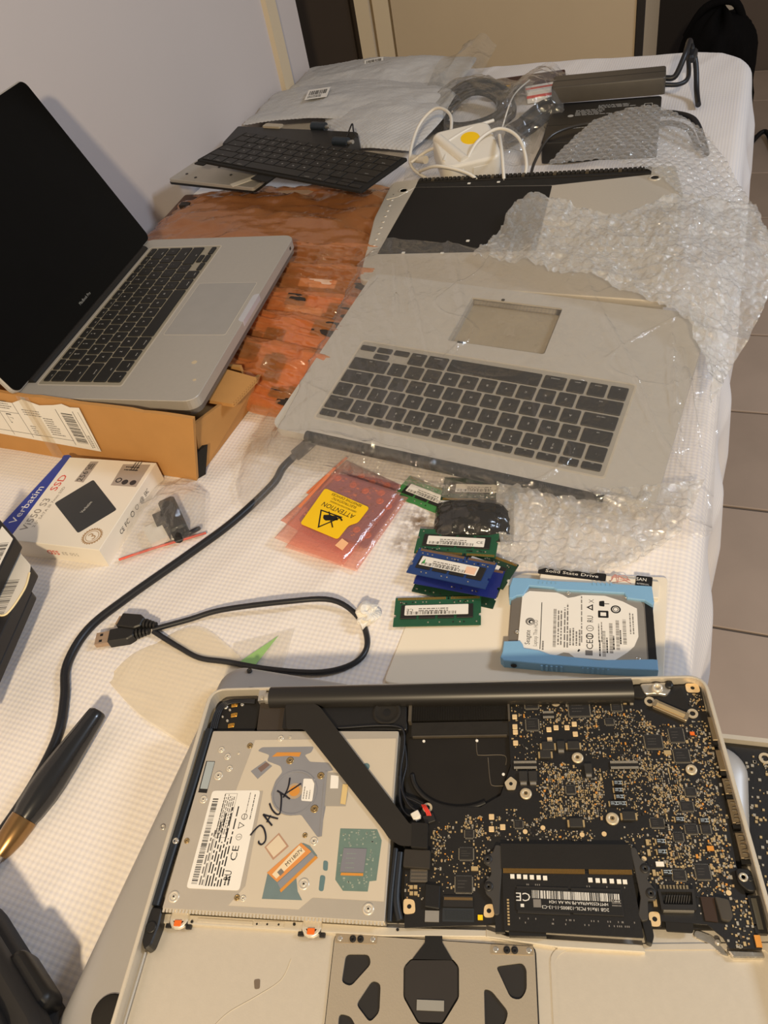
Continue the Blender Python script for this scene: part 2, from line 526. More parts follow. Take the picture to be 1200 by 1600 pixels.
# black rucksack and cords on the floor past the table
t = thing('rucksack', 'black fabric rucksack slumped on the tiled floor past the table corner', 'bag', (-.06, 2.98, -.74))
u = np.linspace(0, 2 * PI, 41)[None, :]; v = np.linspace(0, PI, 25)[:, None]
rr_ = 1 + .12 * vnoise(3 * np.cos(u) + 9 + 0 * v, 3 * np.cos(v) + 2 * np.sin(u) + 4, 3)
rr_[:, -1] = rr_[:, 0]
V = np.stack([.13 * np.sin(v) ** .6 * np.cos(u) * rr_, .16 * np.sin(v) ** .6 * np.sin(u) * rr_, .21 + .21 * np.cos(v) * rr_ + 0 * u], -1)
V[..., 2] = np.maximum(V[..., 2], 0.001)
bag = mat('black_cloth', (20, 19, 20), .95, 0, .1, .2, 30, .3, 200)
grid_obj('body', V[:, ::-1], bag, t)
b = MB(); b.tube([(-.10, -.02, .36), (-.05, -.03, .44), (.03, -.03, .45), (.07, -.02, .38)], .012, 8); b.build('strap', bag, t)
b = MB(); b.prism(rr(.16, .03, .012), .12, .30, 0, .006); o = b.build('pocket', bag, t); o.location = (.02, -.15, -.04)
b = MB(); b.tube([(.03, 2.72, -.735), (.055, 2.85, -.733), (.09, 3.0, -.73), (.125, 3.05, -.72), (.15, 2.95, -.728), (.17, 2.8, -.735)], .008, 8)
tag(b.build('power_cord', M['rubber']), 'black power cord snaking over floor tiles beside the rucksack', 'cord')
t = thing('barrel_plug', 'black barrel plug on the floor beside the table edge', 'plug', (.055, 1.315, -.735), rad(-12))
b = MB(); b.tube([(-.06, 0, 0), (-.01, 0, 0)], .0045, 8, sub=0); b.build('cable', M['rubber'], t)
b = MB(); b.tube([(-.012, 0, 0), (.012, 0, 0)], .006, 10, sub=0); b.tube([(.012, 0, 0), (.024, 0, 0)], .0035, 8, sub=0); b.build('tip', M['black'], t)

# ------------------------------------------------------------------ table and its cloth
TX0, TX1, TY0, TY1 = -.805, .022, -.32, 1.60
t = thing('work_table', 'long work table hidden under the checked white tablecloth', 'table', (-.39, .64, -.74))
tw = mat('table_wood', (120, 92, 66), .6, 0, .3, .2, 20)
b = MB(); b.prism(rr(.80, 1.89, .06, 5), .705, .733, 0, .003); b.build('tabletop', tw, t)
for sx in (-1, 1):
    for sy in (-1, 1):
        b = MB(); b.prism(rr(.05, .05, .006, 2, sx * .35, sy * .88), 0, .705, 0); b.build('leg', tw, t)

clm = bpy.data.materials.new('checked_cotton'); clm.use_nodes = True
nt = clm.node_tree; N = nt.nodes.new; Lk = nt.links.new; pb = nt.nodes['Principled BSDF']
pb.inputs['Roughness'].default_value = .9; pb.inputs['Specular IOR Level'].default_value = .15
tc = N('ShaderNodeUVMap'); sp = N('ShaderNodeSeparateXYZ'); Lk(tc.outputs[0], sp.inputs[0])
waves = []
for ax in ('X', 'Y'):
    m1 = N('ShaderNodeMath'); m1.operation = 'MULTIPLY'; m1.inputs[1].default_value = 2 * PI / .0042; Lk(sp.outputs[ax], m1.inputs[0])
    m2 = N('ShaderNodeMath'); m2.operation = 'SINE'; Lk(m1.outputs[0], m2.inputs[0])
    m3 = N('ShaderNodeMapRange'); m3.inputs[1].default_value = -.7; m3.inputs[2].default_value = .9; m3.clamp = True; Lk(m2.outputs[0], m3.inputs[0])
    waves.append(m3.outputs[0])
ad = N('ShaderNodeMath'); ad.operation = 'ADD'; Lk(waves[0], ad.inputs[0]); Lk(waves[1], ad.inputs[1])
ml = N('ShaderNodeMath'); ml.operation = 'MULTIPLY'; ml.inputs[1].default_value = .5; Lk(ad.outputs[0], ml.inputs[0])
nz = N('ShaderNodeTexNoise'); nz.inputs['Scale'].default_value = 7; nz.inputs['Detail'].default_value = 3; Lk(tc.outputs[0], nz.inputs['Vector'])
m4 = N('ShaderNodeMath'); m4.operation = 'MULTIPLY'; Lk(ml.outputs[0], m4.inputs[0]); Lk(nz.outputs['Fac'], m4.inputs[1])
mx = N('ShaderNodeMix'); mx.data_type = 'RGBA'; mx.inputs['A'].default_value = lin((238, 231, 224)) + (1,); mx.inputs['B'].default_value = lin((209, 207, 216)) + (1,)
Lk(m4.outputs[0], mx.inputs['Factor'])
# a brown smudge where dust was brushed off beside the memory sticks
mixes = mx.outputs['Result']
for (sx, sy, r0, k) in ((-.205, .428, .026, 1), (-.212, .40, .016, .8), (-.225, .51, .012, .6), (-.20, .515, .009, .6), (-.36, .52, .02, .35)):
    vm = N('ShaderNodeVectorMath'); vm.operation = 'DISTANCE'; vm.inputs[1].default_value = (sx, sy, 0); Lk(tc.outputs[0], vm.inputs[0])
    n2 = N('ShaderNodeTexNoise'); n2.inputs['Scale'].default_value = 150; n2.inputs['Detail'].default_value = 6; Lk(tc.outputs[0], n2.inputs['Vector'])
    mr = N('ShaderNodeMapRange'); mr.inputs[1].default_value = r0; mr.inputs[2].default_value = 0; mr.inputs[3].default_value = 0; mr.inputs[4].default_value = k; Lk(vm.outputs['Value'], mr.inputs[0])
    nr = N('ShaderNodeMapRange'); nr.inputs[1].default_value = .35; nr.inputs[2].default_value = .55; Lk(n2.outputs['Fac'], nr.inputs[0])
    mm = N('ShaderNodeMath'); mm.operation = 'MULTIPLY'; Lk(mr.outputs[0], mm.inputs[0]); Lk(nr.outputs[0], mm.inputs[1])
    m2 = N('ShaderNodeMix'); m2.data_type = 'RGBA'; m2.inputs['B'].default_value = lin((112, 88, 62)) + (1,)
    Lk(mm.outputs[0], m2.inputs['Factor']); Lk(mixes, m2.inputs['A']); mixes = m2.outputs['Result']
Lk(mixes, pb.inputs['Base Color'])
bp = N('ShaderNodeBump'); bp.inputs['Strength'].default_value = .22; bp.inputs['Distance'].default_value = .0006; Lk(ad.outputs[0], bp.inputs['Height']); Lk(bp.outputs[0], pb.inputs['Normal'])

gx = np.arange(TX0, TX1 + .26, .005); gy = np.arange(TY0, TY1 + .24, .005)
PX, PY = np.meshgrid(gx, gy)
Rc = .085
X1, Y1 = TX1 - .012, TY1 - .012
qx = np.where((PX > X1 - Rc) & (PY > Y1 - Rc), X1 - Rc, np.minimum(PX, X1))
qy = np.where((PX > X1 - Rc) & (PY > Y1 - Rc), Y1 - Rc, np.minimum(PY, Y1))
dx, dy = PX - qx, PY - qy
dd = np.hypot(dx, dy)
incorner = (PX > X1 - Rc) & (PY > Y1 - Rc)
over = np.where(incorner, np.maximum(dd - Rc, 0), dd)
nx, ny = np.where(dd > 1e-9, dx / (dd + 1e-9), 0), np.where(dd > 1e-9, dy / (dd + 1e-9), 0)
rb = .014
arc = np.minimum(over, rb * PI / 2)
ho = rb * np.sin(arc / rb); dn = rb * (1 - np.cos(arc / rb)) + np.maximum(over - rb * PI / 2, 0)
bulge = .012 * np.clip(dn / .05, 0, 1) * (1 + .9 * np.sin(PY * 37 + 1.1 * np.sin(PY * 11)) * np.clip(dn / .12, 0, 1))
base = np.where(incorner, np.minimum(dd, Rc), 0)
CX = qx + nx * (base + ho + bulge) + 0; CY = qy + ny * (base + ho + bulge)
wr = .0012 * fbm(PX * 9, PY * 5, 4, 3) + .0020 * ridge((PX * .8 - PY * .6) * 9, (PX * .6 + PY * .8) * 3, 9) + .0012 * ridge((PX * .9 - PY * .43) * 22, PY * 5, 19)
CZ = -dn + wr * np.clip(1 - over / .02, 0, 1) - .0016
cl = grid_obj('tablecloth', np.stack([CX, CY, CZ], -1), clm)
uv = cl.data.uv_layers.new(name='cloth')
li = np.empty(len(cl.data.loops), np.int32); cl.data.loops.foreach_get('vertex_index', li)
uv.data.foreach_set('uv', np.stack([PX.ravel()[li], PY.ravel()[li]], -1).astype(np.float32).ravel())
tag(cl, 'crumpled white tablecloth with faint blue check spread over the table', 'tablecloth')

# ------------------------------------------------------------------ opened laptop in front (built in millimetres)
MM = Matrix.Scale(.001, 4)


def mb(dx=0, dy=0, dz=0, a=0):
    b = MB(); b.x = MM @ Matrix.Translation((dx, dy, dz)) @ Matrix.Rotation(a, 4, 'Z'); return b


def washer(b, x, y, z, r, m=0, mi=1):
    b.lathe(x, y, [(r, z - .8), (r, z), (r * .82, z + .25), (r * .55, z + .25), (r * .45, z + .05)], 18, m)
    b.cyl(x, y, z + .05, z + .35, r * .34, 10, mi)
    b.cyl(x, y, z + .35, z + .36, r * .16, 6, 2)


lapA = thing('opened_laptop', 'upturned laptop without its bottom, circuit board and disc drive showing', 'laptop', (-.282, .2066, .0483), rad(15.38))
A = lapA
outer = rq([(1.2, 2.2), (-8, -232), (332.5, -232), (325.6, 2.2)][::-1], 12, 6)
inner = rq([(3.8, .4), (-5.6, -229), (330, -229), (323.4, .4)][::-1], 9, 6)
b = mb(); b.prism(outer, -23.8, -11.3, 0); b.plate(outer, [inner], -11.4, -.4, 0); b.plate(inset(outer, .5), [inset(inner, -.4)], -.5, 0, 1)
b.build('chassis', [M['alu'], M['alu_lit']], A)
b = mb(); b.box(4, 322, -141, -2, -11.3, -10.4); b.box(140, 322, -141, -2, -10.4, -8.6); b.build('gap_shade_filler', M['blackm'], A)  # black filler slabs added to paint the gaps between the boards dark
# hinge cover and its ends
b = mb(); b.tube([(45.4, -4.6, -3.6), (281, -6.4, -3.6)], 7.4, 20, sub=0); b.tube([(42, -4.6, -3.6), (45.4, -4.6, -3.6)], 4.2, 14, 1, sub=0)
b.build('hinge_cover', [mat('hinge_black', (34, 32, 30), .38, 0, .5, .06, 60), M['steel']], A)
b = mb(); b.rbox(39.5, -3.6, 5, 8.5, -6, -1, .05); b.cyl(39.5, -5.6, -1, -.4, 1.5, 10, 1); b.build('hinge_bracket', [M['steel'], M['tin']], A)
b = mb(); b.prism(rq([(286, -1), (303, -.5), (305, -4), (301, -9.5), (295, -8), (288, -8.5)], 2), -7.5, -3.5, 0, .4)
b.lathe(296, -5, [(3.4, -4), (3.2, -1.5), (1.7, -1.2), (1.6, -3)], 14, 1); b.lathe(303.5, -3, [(2.6, -4), (2.4, -2), (1.2, -1.8)], 12, 2)
b.build('hinge_mount', [M['steel'], M['alu_lit'], M['black']], A)
b = mb(); b.prism(rq([(282, -2), (288, -1.5), (290, -7), (287, -11), (281, -10)], 1.5), -8, -4.2, 0, .4); b.build('hinge_tape', M['dusty'], A)
# coax aerials in the corner
b = mb()
for k in range(4):
    b.tube([(6.5 + k * 1.3, -26, -5), (7.2 + k * 1.3, -14, -4.5), (11 + k, -7 - k * .6, -4.2), (18 + k, -5.5 - k * .5, -4.2), (34, -5 - k * .8, -4.6)], .7, 6)
b.build('aerial_cables', M['rubber'], A)
b = mb(); b.prism(rq([(6, -8), (14, -3), (38, -3), (38, -29), (9, -29.2), (6, -22)], 4), -9.5, -5.6, 0, .4); b.build('aerial_module', M['blackm'], A)
for (x, y) in ((19.5, -8.2), (20.8, -15.8), (20.4, -23.5), (44.3, -24.0)):
    b = mb(x, y, -5.4, rad(-10 + x)); b.prism(rq([(-2.4, -1.4), (2, -1.6), (2.4, 1.3), (.6, 1.6), (-2, 1.4)], .5), -.6, .5, 0, .2); b.cyl(.7, 0, .5, 1.1, .8, 10); b.cyl(-1.6, .3, .5, .8, .5, 8); b.build('aerial_clip', M['gold'], A)
b = mb()
for (x, y, r) in ((13.5, -9.5, 1.8), (15.5, -6, 1.2), (25, -8, 1.3), (17, -20, 1.0), (17, -12, .9), (13, -17, .8)):
    b.lathe(x, y, [(r, -5.6), (r * .9, -4.7), (r * .5, -4.6), (r * .4, -5)], 10)
b.build('aerial_screws', M['steel'], A)['kind'] = 'stuff'
# speaker bar
b = mb(); b.prism(rq([(56, -4), (138, -7), (139.5, -29.6), (57, -28.8)], 1.5), -9.5, -4.2, 0, .5); b.box(103, 110, -6.2, -5.4, -4.2, -3.6); b.box(117, 122, -7, -5.6, -4.2, -3.5)
sp = b.build('speaker_bar', M['black'], A)
b = mb(); b.lathe(125.7, -16.6, [(9.4, -4.3), (9.2, -3.3), (7.6, -3.2), (6.9, -4.0), (4.6, -3.5), (2, -4.4), (.1, -4.6)], 26); b.build('cone', M['dusty'], sp)
b = mb(); b.cyl(134.5, -27, -4.2, -3.6, 1.3, 10); b.build('screw', M['blackm'], sp)
b = mb(); b.prism(rq([(38, -5.2), (58, -5.6), (60.4, -28.6), (39.5, -28.4)], 1), -5.6, -4.0); b.build('brown_flex', mat('brown_flex', (58, 50, 42), .6, 0, .4, .15, 60), A)
b = mb(); b.tube([(72, -28.3, -3.8), (96, -27.9, -3.2), (118, -26.9, -3), (132, -27.5, -3), (137.5, -31, -3.2), (138.2, -42, -4), (136.8, -56, -5), (138, -68, -5), (143, -78, -4.6), (148, -82, -4.2)], .75, 6)
b.tube([(138.5, -40, -5), (140, -52, -6), (138.2, -64, -6), (140, -72, -5.6), (147, -76, -4.8), (154, -80, -4)], .7, 6); b.tube([(136.4, -60, -5), (137.5, -75, -5.2), (141, -83, -5), (146, -85, -4.4)], .7, 6)
b.build('speaker_wire', M['rubber'], A)

# optical drive
Z0 = -2.3
b = mb(); b.prism(rq([(9.9, -28.9), (134.6, -31.3), (133.4, -143.2), (5.0, -138.8)], 1), -11, Z0, 0, .3); drv = b.build('optical_drive', mat('drive_steel', (206, 198, 184), .36, .55, .5, .05, 60, .04, 600), A)
b = mb(); b.prism([(40.5, -36), (133.2, -36.5), (132.3, -132.8), (92, -131.5), (85, -137.8), (44, -136.6), (52, -126), (52.2, -70), (34.5, -70)], Z0, Z0 + .12); b.build('film_window', mat('drive_film', (210, 199, 180), .4, .2, .5, .03, 60), drv)
zf = Z0 + .12
fg = mat('window_grey', (150, 150, 154), .35, .3, .5, .08, 60)
SPIN = [(43.6, -43.7), (46.0, -41.3), (80.6, -41.3), (79.4, -45.3), (75.2, -47.0), (79.2, -51.6), (91.4, -52.3), (95.3, -57.4), (90.0, -58.5), (93.4, -76.9), (91.9, -98.3), (90.4, -98.3), (78.7, -85.2), (74.5, -85.7), (67.9, -84.2), (60.6, -78.9), (57.5, -72.5), (59.0, -63.8), (62.5, -58.2), (60.7, -54.3), (56.0, -52.5), (51.1, -50.7), (52.1, -46.7), (49.0, -45.5)]
b = mb(); b.prism(rq(SPIN, 1.2), zf, zf + .12); b.plate(circ(72.3, -71.5, 14.3, 28), [circ(72.3, -71.5, 13.2, 28)], zf + .12, zf + .5); b.prism([(90, -58), (91.4, -58), (93, -98), (91.6, -98.2)], zf + .12, zf + .5); b.build('spindle_window', fg, drv)
b = mb(); b.cyl(72.3, -70.5, zf + .1, zf + .3, 5, 18); b.cyl(72.3, -70.5, zf + .3, zf + .42, 3.4, 16, 1); b.build('spindle', [mat('tan_spindle', (190, 168, 140), .4, .3), M['amber']], drv)
b = mb(); b.prism([(54.0, -47.9), (56.9, -45.0), (72.7, -45.2), (72.0, -48.1), (64.1, -47.4)], zf + .12, zf + .3); b.build('orange_strip', M['amber'], drv)
b = mb(); b.prism([(41.7, -57.5), (50.0, -50.7), (55.1, -54.2), (47.2, -62.6)], zf, zf + .2, 0); b.prism([(46, -55.6), (50.8, -51.6), (53.4, -53.4), (48.6, -58.2)], zf + .2, zf + .3, 1); b.build('small_flex', [fg, mat('flex_brown', (120, 98, 90), .5)], drv)
b = mb(); b.prism([(91.1, -58.5), (103.1, -59.7), (106.1, -72.7), (105.3, -80.1), (91.7, -80.0)], zf, zf + .15, 0); b.prism([(94, -60.5), (99, -61), (99.5, -69), (94.5, -69)], zf + .15, zf + .25, 1); b.build('flex_window', [mat('flex_grey', (168, 162, 152), .4, .2), M['white']], drv)
b = mb(); b.prism([(102.2, -66.3), (105.5, -66.8), (105.2, -79.0), (102.0, -78.5)], zf + .15, zf + .5); b.build('flex_connector', mat('cream_connector', (212, 186, 130), .4), drv)
b = mb(); b.prism(rq([(76.9, -62.6), (84.3, -62.9), (84.4, -77.1), (77.4, -76.6)], .8), zf + .12, zf + .25, 0); b.lines(78.8, -75.6, 10, 3, 1.8, zf + .27, rad(90), 1, 5, .3); b.build('small_label', [M['white'], M['grey_ink']], drv)
b = mb(); b.prism([(63.9, -118.3), (82.2, -101.8), (86.5, -103.3), (91.8, -109.0), (80.9, -120.4), (83.1, -128.7), (86.3, -133.1), (63.0, -132.8)], zf, zf + .12, 0); b.prism([(72.6, -127.9), (90.8, -109.0), (92.2, -110.2), (73.5, -129.3)], zf + .12, zf + .3, 1); b.prism([(70.6, -124.2), (88.2, -107), (90.6, -109.2), (72.9, -127.4)], zf + .12, zf + .2, 2)
b.build('board_window', [mat('window_teal', (112, 130, 132), .4, .1, .5, .15, 120), M['amber'], mat('window_slate', (136, 138, 144), .4)], drv)
b = mb(); b.prism([(63.5, -118.8), (81.1, -101.8), (88.0, -106.7), (70.4, -123.8)], zf + .14, zf + .3, 0); b.prism([(66.7, -119.7), (80.3, -103.3), (84.4, -106.7), (69.6, -122.0)], zf + .3, zf + .4, 1); b.text('MY1807V', 78.2, -110, zf + .43, 2.2, rad(48), 2); b.rbox(71.6, -118.4, 3, 3, zf + .4, zf + .42, rad(48), 3); b.build('orange_sticker', [mat('sticker_orange', (214, 142, 76), .5), mat('sticker_cream', (226, 208, 176), .5), M['ink'], M['grey_ink']], drv)
b = mb(); b.prism([(59.3, -104.4), (66.7, -96.0), (74.0, -103.8), (65.8, -111.7)], zf, zf + .12, 0); b.prism([(60.4, -104.4), (66.7, -97.3), (72.6, -103.6), (65.9, -110.2)], zf + .12, zf + .2, 1); b.build('square_sticker', [mat('sticker_edge', (176, 140, 116), .5), mat('sticker_tan', (214, 198, 172), .5)], drv)
b = mb(); b.prism([(103.6, -93.3), (125.5, -93.7), (128.7, -100.1), (127.3, -122.1), (123.4, -122.6), (122.9, -128.0), (108.9, -127.8), (103.9, -122.0)], zf, zf + .12, 0)
R = random.Random(11)
for k in range(130):
    x, y = R.uniform(105, 126), R.uniform(-126, -94.5)
    if 106 < x < 121 and -120.5 < y < -104 or (y < -121 and (x > 122 or x < 108)): continue
    b.rbox(x, y, R.uniform(.4, 1.4), R.uniform(.4, 1.2), zf + .12, zf + .2, 0, R.choice((1, 1, 2)))
b.prism([(106.9, -104.6), (120.4, -104.9), (119.8, -118.0), (106.1, -117.8)], zf + .12, zf + .4, 3); b.prism([(106.9, -118.2), (119.6, -118.4), (119.6, -119.8), (106.6, -119.6)], zf + .12, zf + .3, 4)
b.lines(109, -108, 9, 4, 2.6, zf + .42, 0, 2, 8, .2); b.build('chip_window', [mat('window_green', (104, 126, 118), .45, .05, .5, .15, 150), mat('wg1', (150, 160, 146), .5), mat('wg2', (128, 140, 134), .5), mat('window_chip', (122, 122, 130), .45), M['amber']], drv)
b = mb(); b.cyl(115.6, -55.1, zf, zf + .1, 2.3, 18); b.prism(rq([(95.7, -111.4), (98.6, -112), (98.9, -117.4), (96.1, -117.0)], 1.4), zf, zf + .1); b.prism(rq([(94.9, -119.4), (98.1, -120), (97.8, -128.4), (95.0, -128)], 1.5), zf, zf + .1); b.build('blue_slots', mat('slot_teal', (96, 122, 126), .4), drv)
b = mb(); b.prism([(10.2, -50.1), (16.3, -50.4), (15.7, -71.5), (9.9, -71)], Z0 - .2, Z0 + .05, 0); b.prism([(11.0, -50.6), (16.1, -50.9), (15.6, -68.9), (10.7, -68.6)], Z0 + .05, Z0 + .3, 1); b.build('grille_slot', [M['black'], mat('blue_steel', (176, 186, 188), .4, .3)], drv)
# rating label of the drive
LB = [(19.2, -70.1), (50.4, -69.9), (48.9, -128.7), (16.8, -127.8)]
b = mb(); b.prism(rq(LB, 2), Z0 + .05, Z0 + .25); lab = b.build('rating_label', M['white'], drv)
zt = Z0 + .28
b = mb(); ra = rad(88.2)
b.bars(22.8, -125.5, 51, 3.6, zt, ra, 0, 70, 4)
b.lines(24.8, -126, 50, 2, 1.5, zt, ra, 1, 3, .6, .5); b.lines(28.6, -126.5, 52, 6, 1.75, zt, ra, 0, 12, .45, .45)
b.lines(27.8, -97, 25, 6, 1.25, zt, ra, 1, 23, .5, .9); b.lines(44.2, -84, 13, 1, 1, zt, ra, 1, 2, .5); b.lines(47.4, -88, 16, 1, 1, zt, ra, 0, 2, .5); b.lines(40, -126, 6, 2, 2, zt, ra, 0, 6, .5)
for (x0, y0, x1, y1) in ((27.0, -126.5, 28.4, -76), (27.2, -99, 34.8, -99), (34.8, -99, 36.0, -72), (36.0, -72, 28.4, -72), (28.4, -72, 27.2, -99)):
    d = Vector((x1 - x0, y1 - y0)); b.rbox((x0 + x1) / 2, (y0 + y1) / 2, d.length, .22, zt - .01, zt, math.atan2(d.y, d.x), 1)
b.text('CE', 41.6, -108, zt, 4.0, ra, 0, 8.5); b.text('RU', 40.2, -120.5, zt, 4.2, ra, 0, 5.2)
b.plate(circ(42.4, -98.6, 1.9, 18), [circ(42.4, -98.6, 1.6, 18)], zt - .02, zt, 1); b.text('S', 42.4, -98.6, zt, 2.0, ra, 1); b.plate([(40.7, -93.8), (44.6, -91.8), (40.9, -89.6)][::-1], [inset([(40.7, -93.8), (44.6, -91.8), (40.9, -89.6)], .35)], zt - .02, zt, 0)
b.plate(circ(43.4, -86.4, 1.9, 18), [circ(43.4, -86.4, 1.55, 18)], zt - .02, zt, 0); b.rbox(43.4, -86.4, 2.8, .4, zt - .02, zt, ra, 0)
b.build('print', [M['ink'], M['grey_ink']], lab)
# handwritten word in felt pen
b = mb()
for st in ([(49.4, -97.7), (51.6, -94.5), (54.3, -91.9), (56.8, -93.5), (58.8, -97.5), (59.2, -101.0), (57.5, -103.0), (55.6, -102.3), (55.2, -101.0)], [(61.8, -91.9), (58.2, -88.5), (55.0, -85.2)], [(55.0, -85.2), (60, -86.6), (64.8, -87.8)], [(58.2, -89.9), (59.8, -85.8)], [(57.8, -78.4), (60.0, -82.1), (63.2, -84.9), (65.3, -84.7), (65.4, -81.1), (64.7, -74.7), (63.7, -72.0)], [(68.1, -62.2), (68.0, -68.2), (66.6, -73.1), (65.8, -74.7)], [(61.3, -70.4), (66.1, -73.1), (70.2, -75.6)], [(66.5, -72.6), (71.9, -68.8), (75.8, -65.9)]):
    b.tube([(x, y, zf + .45) for x, y in st], .5, 6, flat=.35)
b.build('felt_pen_writing', mat('felt_pen', (22, 22, 34), .5), drv)
sc = [(66.3, -50.6, 2.6, 1), (87.6, -60.7, 2.4, 1), (86.4, -81.6, 2.6, 1), (82.8, -97.4, 1.6, 1), (88.7, -100.8, 2.6, 0), (86.0, -124.5, 3.4, 0), (124.0, -136.8, 3.3, 0), (48.4, -132.4, 1.8, 1), (52.0, -132.8, 1.8, 0), (57.5, -35.2, 2.1, 0), (37.7, -40.0, 2.0, 1), (18.8, -42.5, 2.1, 0), (24.0, -47.3, 2.2, 0), (27.1, -55.4, 2.1, 0), (20.8, -60.1, 3.0, 0), (63.7, -34.5, .9, 0), (30.9, -45.0, .9, 0), (10.5, -132.5, 3.4, 0), (10.2, -101, 1.7, 1), (14.5, -75.5, 2.6, 0)]
for (x, y, r, k) in sc:
    b = mb(); b.lathe(x, y, [(r, Z0), (r * .92, Z0 + .5), (r * .68, Z0 + .55), (r * .6, Z0 + .25), (r * .4, Z0 + .3), (r * .35, Z0 + .6)], 16, k); b.cyl(x, y, Z0 + .6, Z0 + .62, r * .18, 6, 2)
    b.build('screw', [M['alu_lit'], mat('old_brass', (170, 146, 104), .35, .8), M['black']], drv)
b = mb()
for k in range(64):
    b.box(5.5 + 2 * k, 6.6 + 2 * k, -140.2 - k * .066 - .4, -138.6 - k * .066, Z0 - 1.2, Z0 - .35, 0)
b.build('serrated_edge', M['alu_lit'], drv)['kind'] = 'stuff'
# flat cable across the drive
RB = [(56.5, -7.0), (66, -7.4), (74, -9.4), (81.1, -13.7), (144.6, -91.1), (147, -91), (147, -103.8), (139.7, -103.5), (133, -99.5), (129.8, -95), (72.5, -29.7), (60.9, -29.5)]
b = mb(); b.prism(rq(RB, 2.0), -1.0, -.55, 0); rib = b.build('drive_ribbon', mat('ribbon_black', (38, 35, 31), .62, 0, .35, .1, 40), A)
b = mb(); b.prism(rq([(145.6, -90.0), (155.4, -90.6), (155.4, -104.8), (145.8, -104.2)], .8), -3.8, -.5, 0, .3); b.build('connector', M['blackm'], rib)
b = mb(); b.prism(rq([(56.8, -7.3), (81, -13.6), (82, -15.4), (62, -29), (57.6, -28.4)], 1), -4, -1.0); b.build('end_pad', M['blackm'], rib)
b = mb(); b.prism(rq([(142, -104.4), (157, -105.0), (156.8, -115.2), (141.6, -114.2)], 1), -5, -2.6, 0, .3); b.build('second_connector', mat('dusty_cap', (50, 46, 41), .7, 0, .3, .15, 80), A)
# cable down the left wall
b = mb(); b.tube([(6.4, -27, -4), (4.4, -66, -4), (1.6, -106, -4), (-.2, -137, -4)], 2.9, 8, 0, flat=.7)
GK = mat('gasket', (28, 32, 38), .45, 0, .5, .1, 40); b.build('side_gasket', GK, A)
b = mb(); b.tube([(137, -104, -4), (135.8, -128, -4), (135.6, -142, -5)], 1.5, 8); b.build('drive_gasket', GK, A)
b = mb(); b.tube([(139.4, -106, -5), (138.6, -130, -5), (141, -141, -6)], 2.2, 8); b.build('drive_cable', GK, A)
b = mb(); b.prism(rq([(-1.8, -137.5), (4.8, -138), (5.2, -147), (3.4, -158), (.4, -160), (-2.6, -156), (-3.2, -146)], 2), -11, -3.2, 0, .8); b.lathe(1.0, -148.5, [(3.2, -3.3), (3, -2.4), (2.2, -2.6)], 12); b.build('sensor_block', M['black'], A)
b = mb(); b.lathe(3.0, -101.0, [(2.0, -3), (1.9, -1.8), (1, -1.7), (.9, -2.2)], 12); b.build('wall_screw', M['steel'], A)

# logic board
BO = [(203.4, -9.0), (281, -10.4), (287, -3), (322.4, -.8), (322.3, -36), (319.0, -110), (322.0, -150.2), (306.8, -150.3), (304.9, -145.4), (298.5, -139.7), (276.5, -138.6), (276, -141), (269.5, -141), (269, -120), (196, -118), (194, -128), (192, -141), (187.3, -142.2), (143.7, -144.7), (141.6, -104.4), (143.8, -88), (156, -74.8), (166, -79), (185, -79), (197, -72), (203.6, -54)]
ZB = -6.0
b = mb(); b.prism(BO, ZB - 1.2, ZB); pcb = b.build('logic_board', M['pcb'], A)
keep = []


def chip(x, y, w, h, t=.9, name='chip', m=None, legs=True, parent=None, print_=True, z=ZB):
    keep.append((x - w / 2 - .9, x + w / 2 + .9, y - h / 2 - .9, y + h / 2 + .9))
    b = mb(); b.prism([(x - w / 2, y - h / 2), (x + w / 2, y - h / 2), (x + w / 2, y + h / 2), (x - w / 2, y + h / 2)], z, z + t, 0, .12)
    if legs:
        n = int(w / .7)
        for k in range(n):
            q = x - w / 2 + (k + .5) * w / n
            b.box(q - .15, q + .15, y + h / 2, y + h / 2 + .6, z, z + .25, 1); b.box(q - .15, q + .15, y - h / 2 - .6, y - h / 2, z, z + .25, 1)
        n = int(h / .7)
        for k in range(n):
            q = y - h / 2 + (k + .5) * h / n
            b.box(x + w / 2, x + w / 2 + .6, q - .15, q + .15, z, z + .25, 1); b.box(x - w / 2 - .6, x - w / 2, q - .15, q + .15, z, z + .25, 1)
    if print_:
        b.lines(x - w * .36, y + h * .18, w * .7, 3, h * .2, z + t + .02, 0, 2, int(x * 7), .25)
    return b.build(name, [m or M['chip'], M['tin'], mat('chip_print', (66, 63, 60), .6)], parent or pcb)


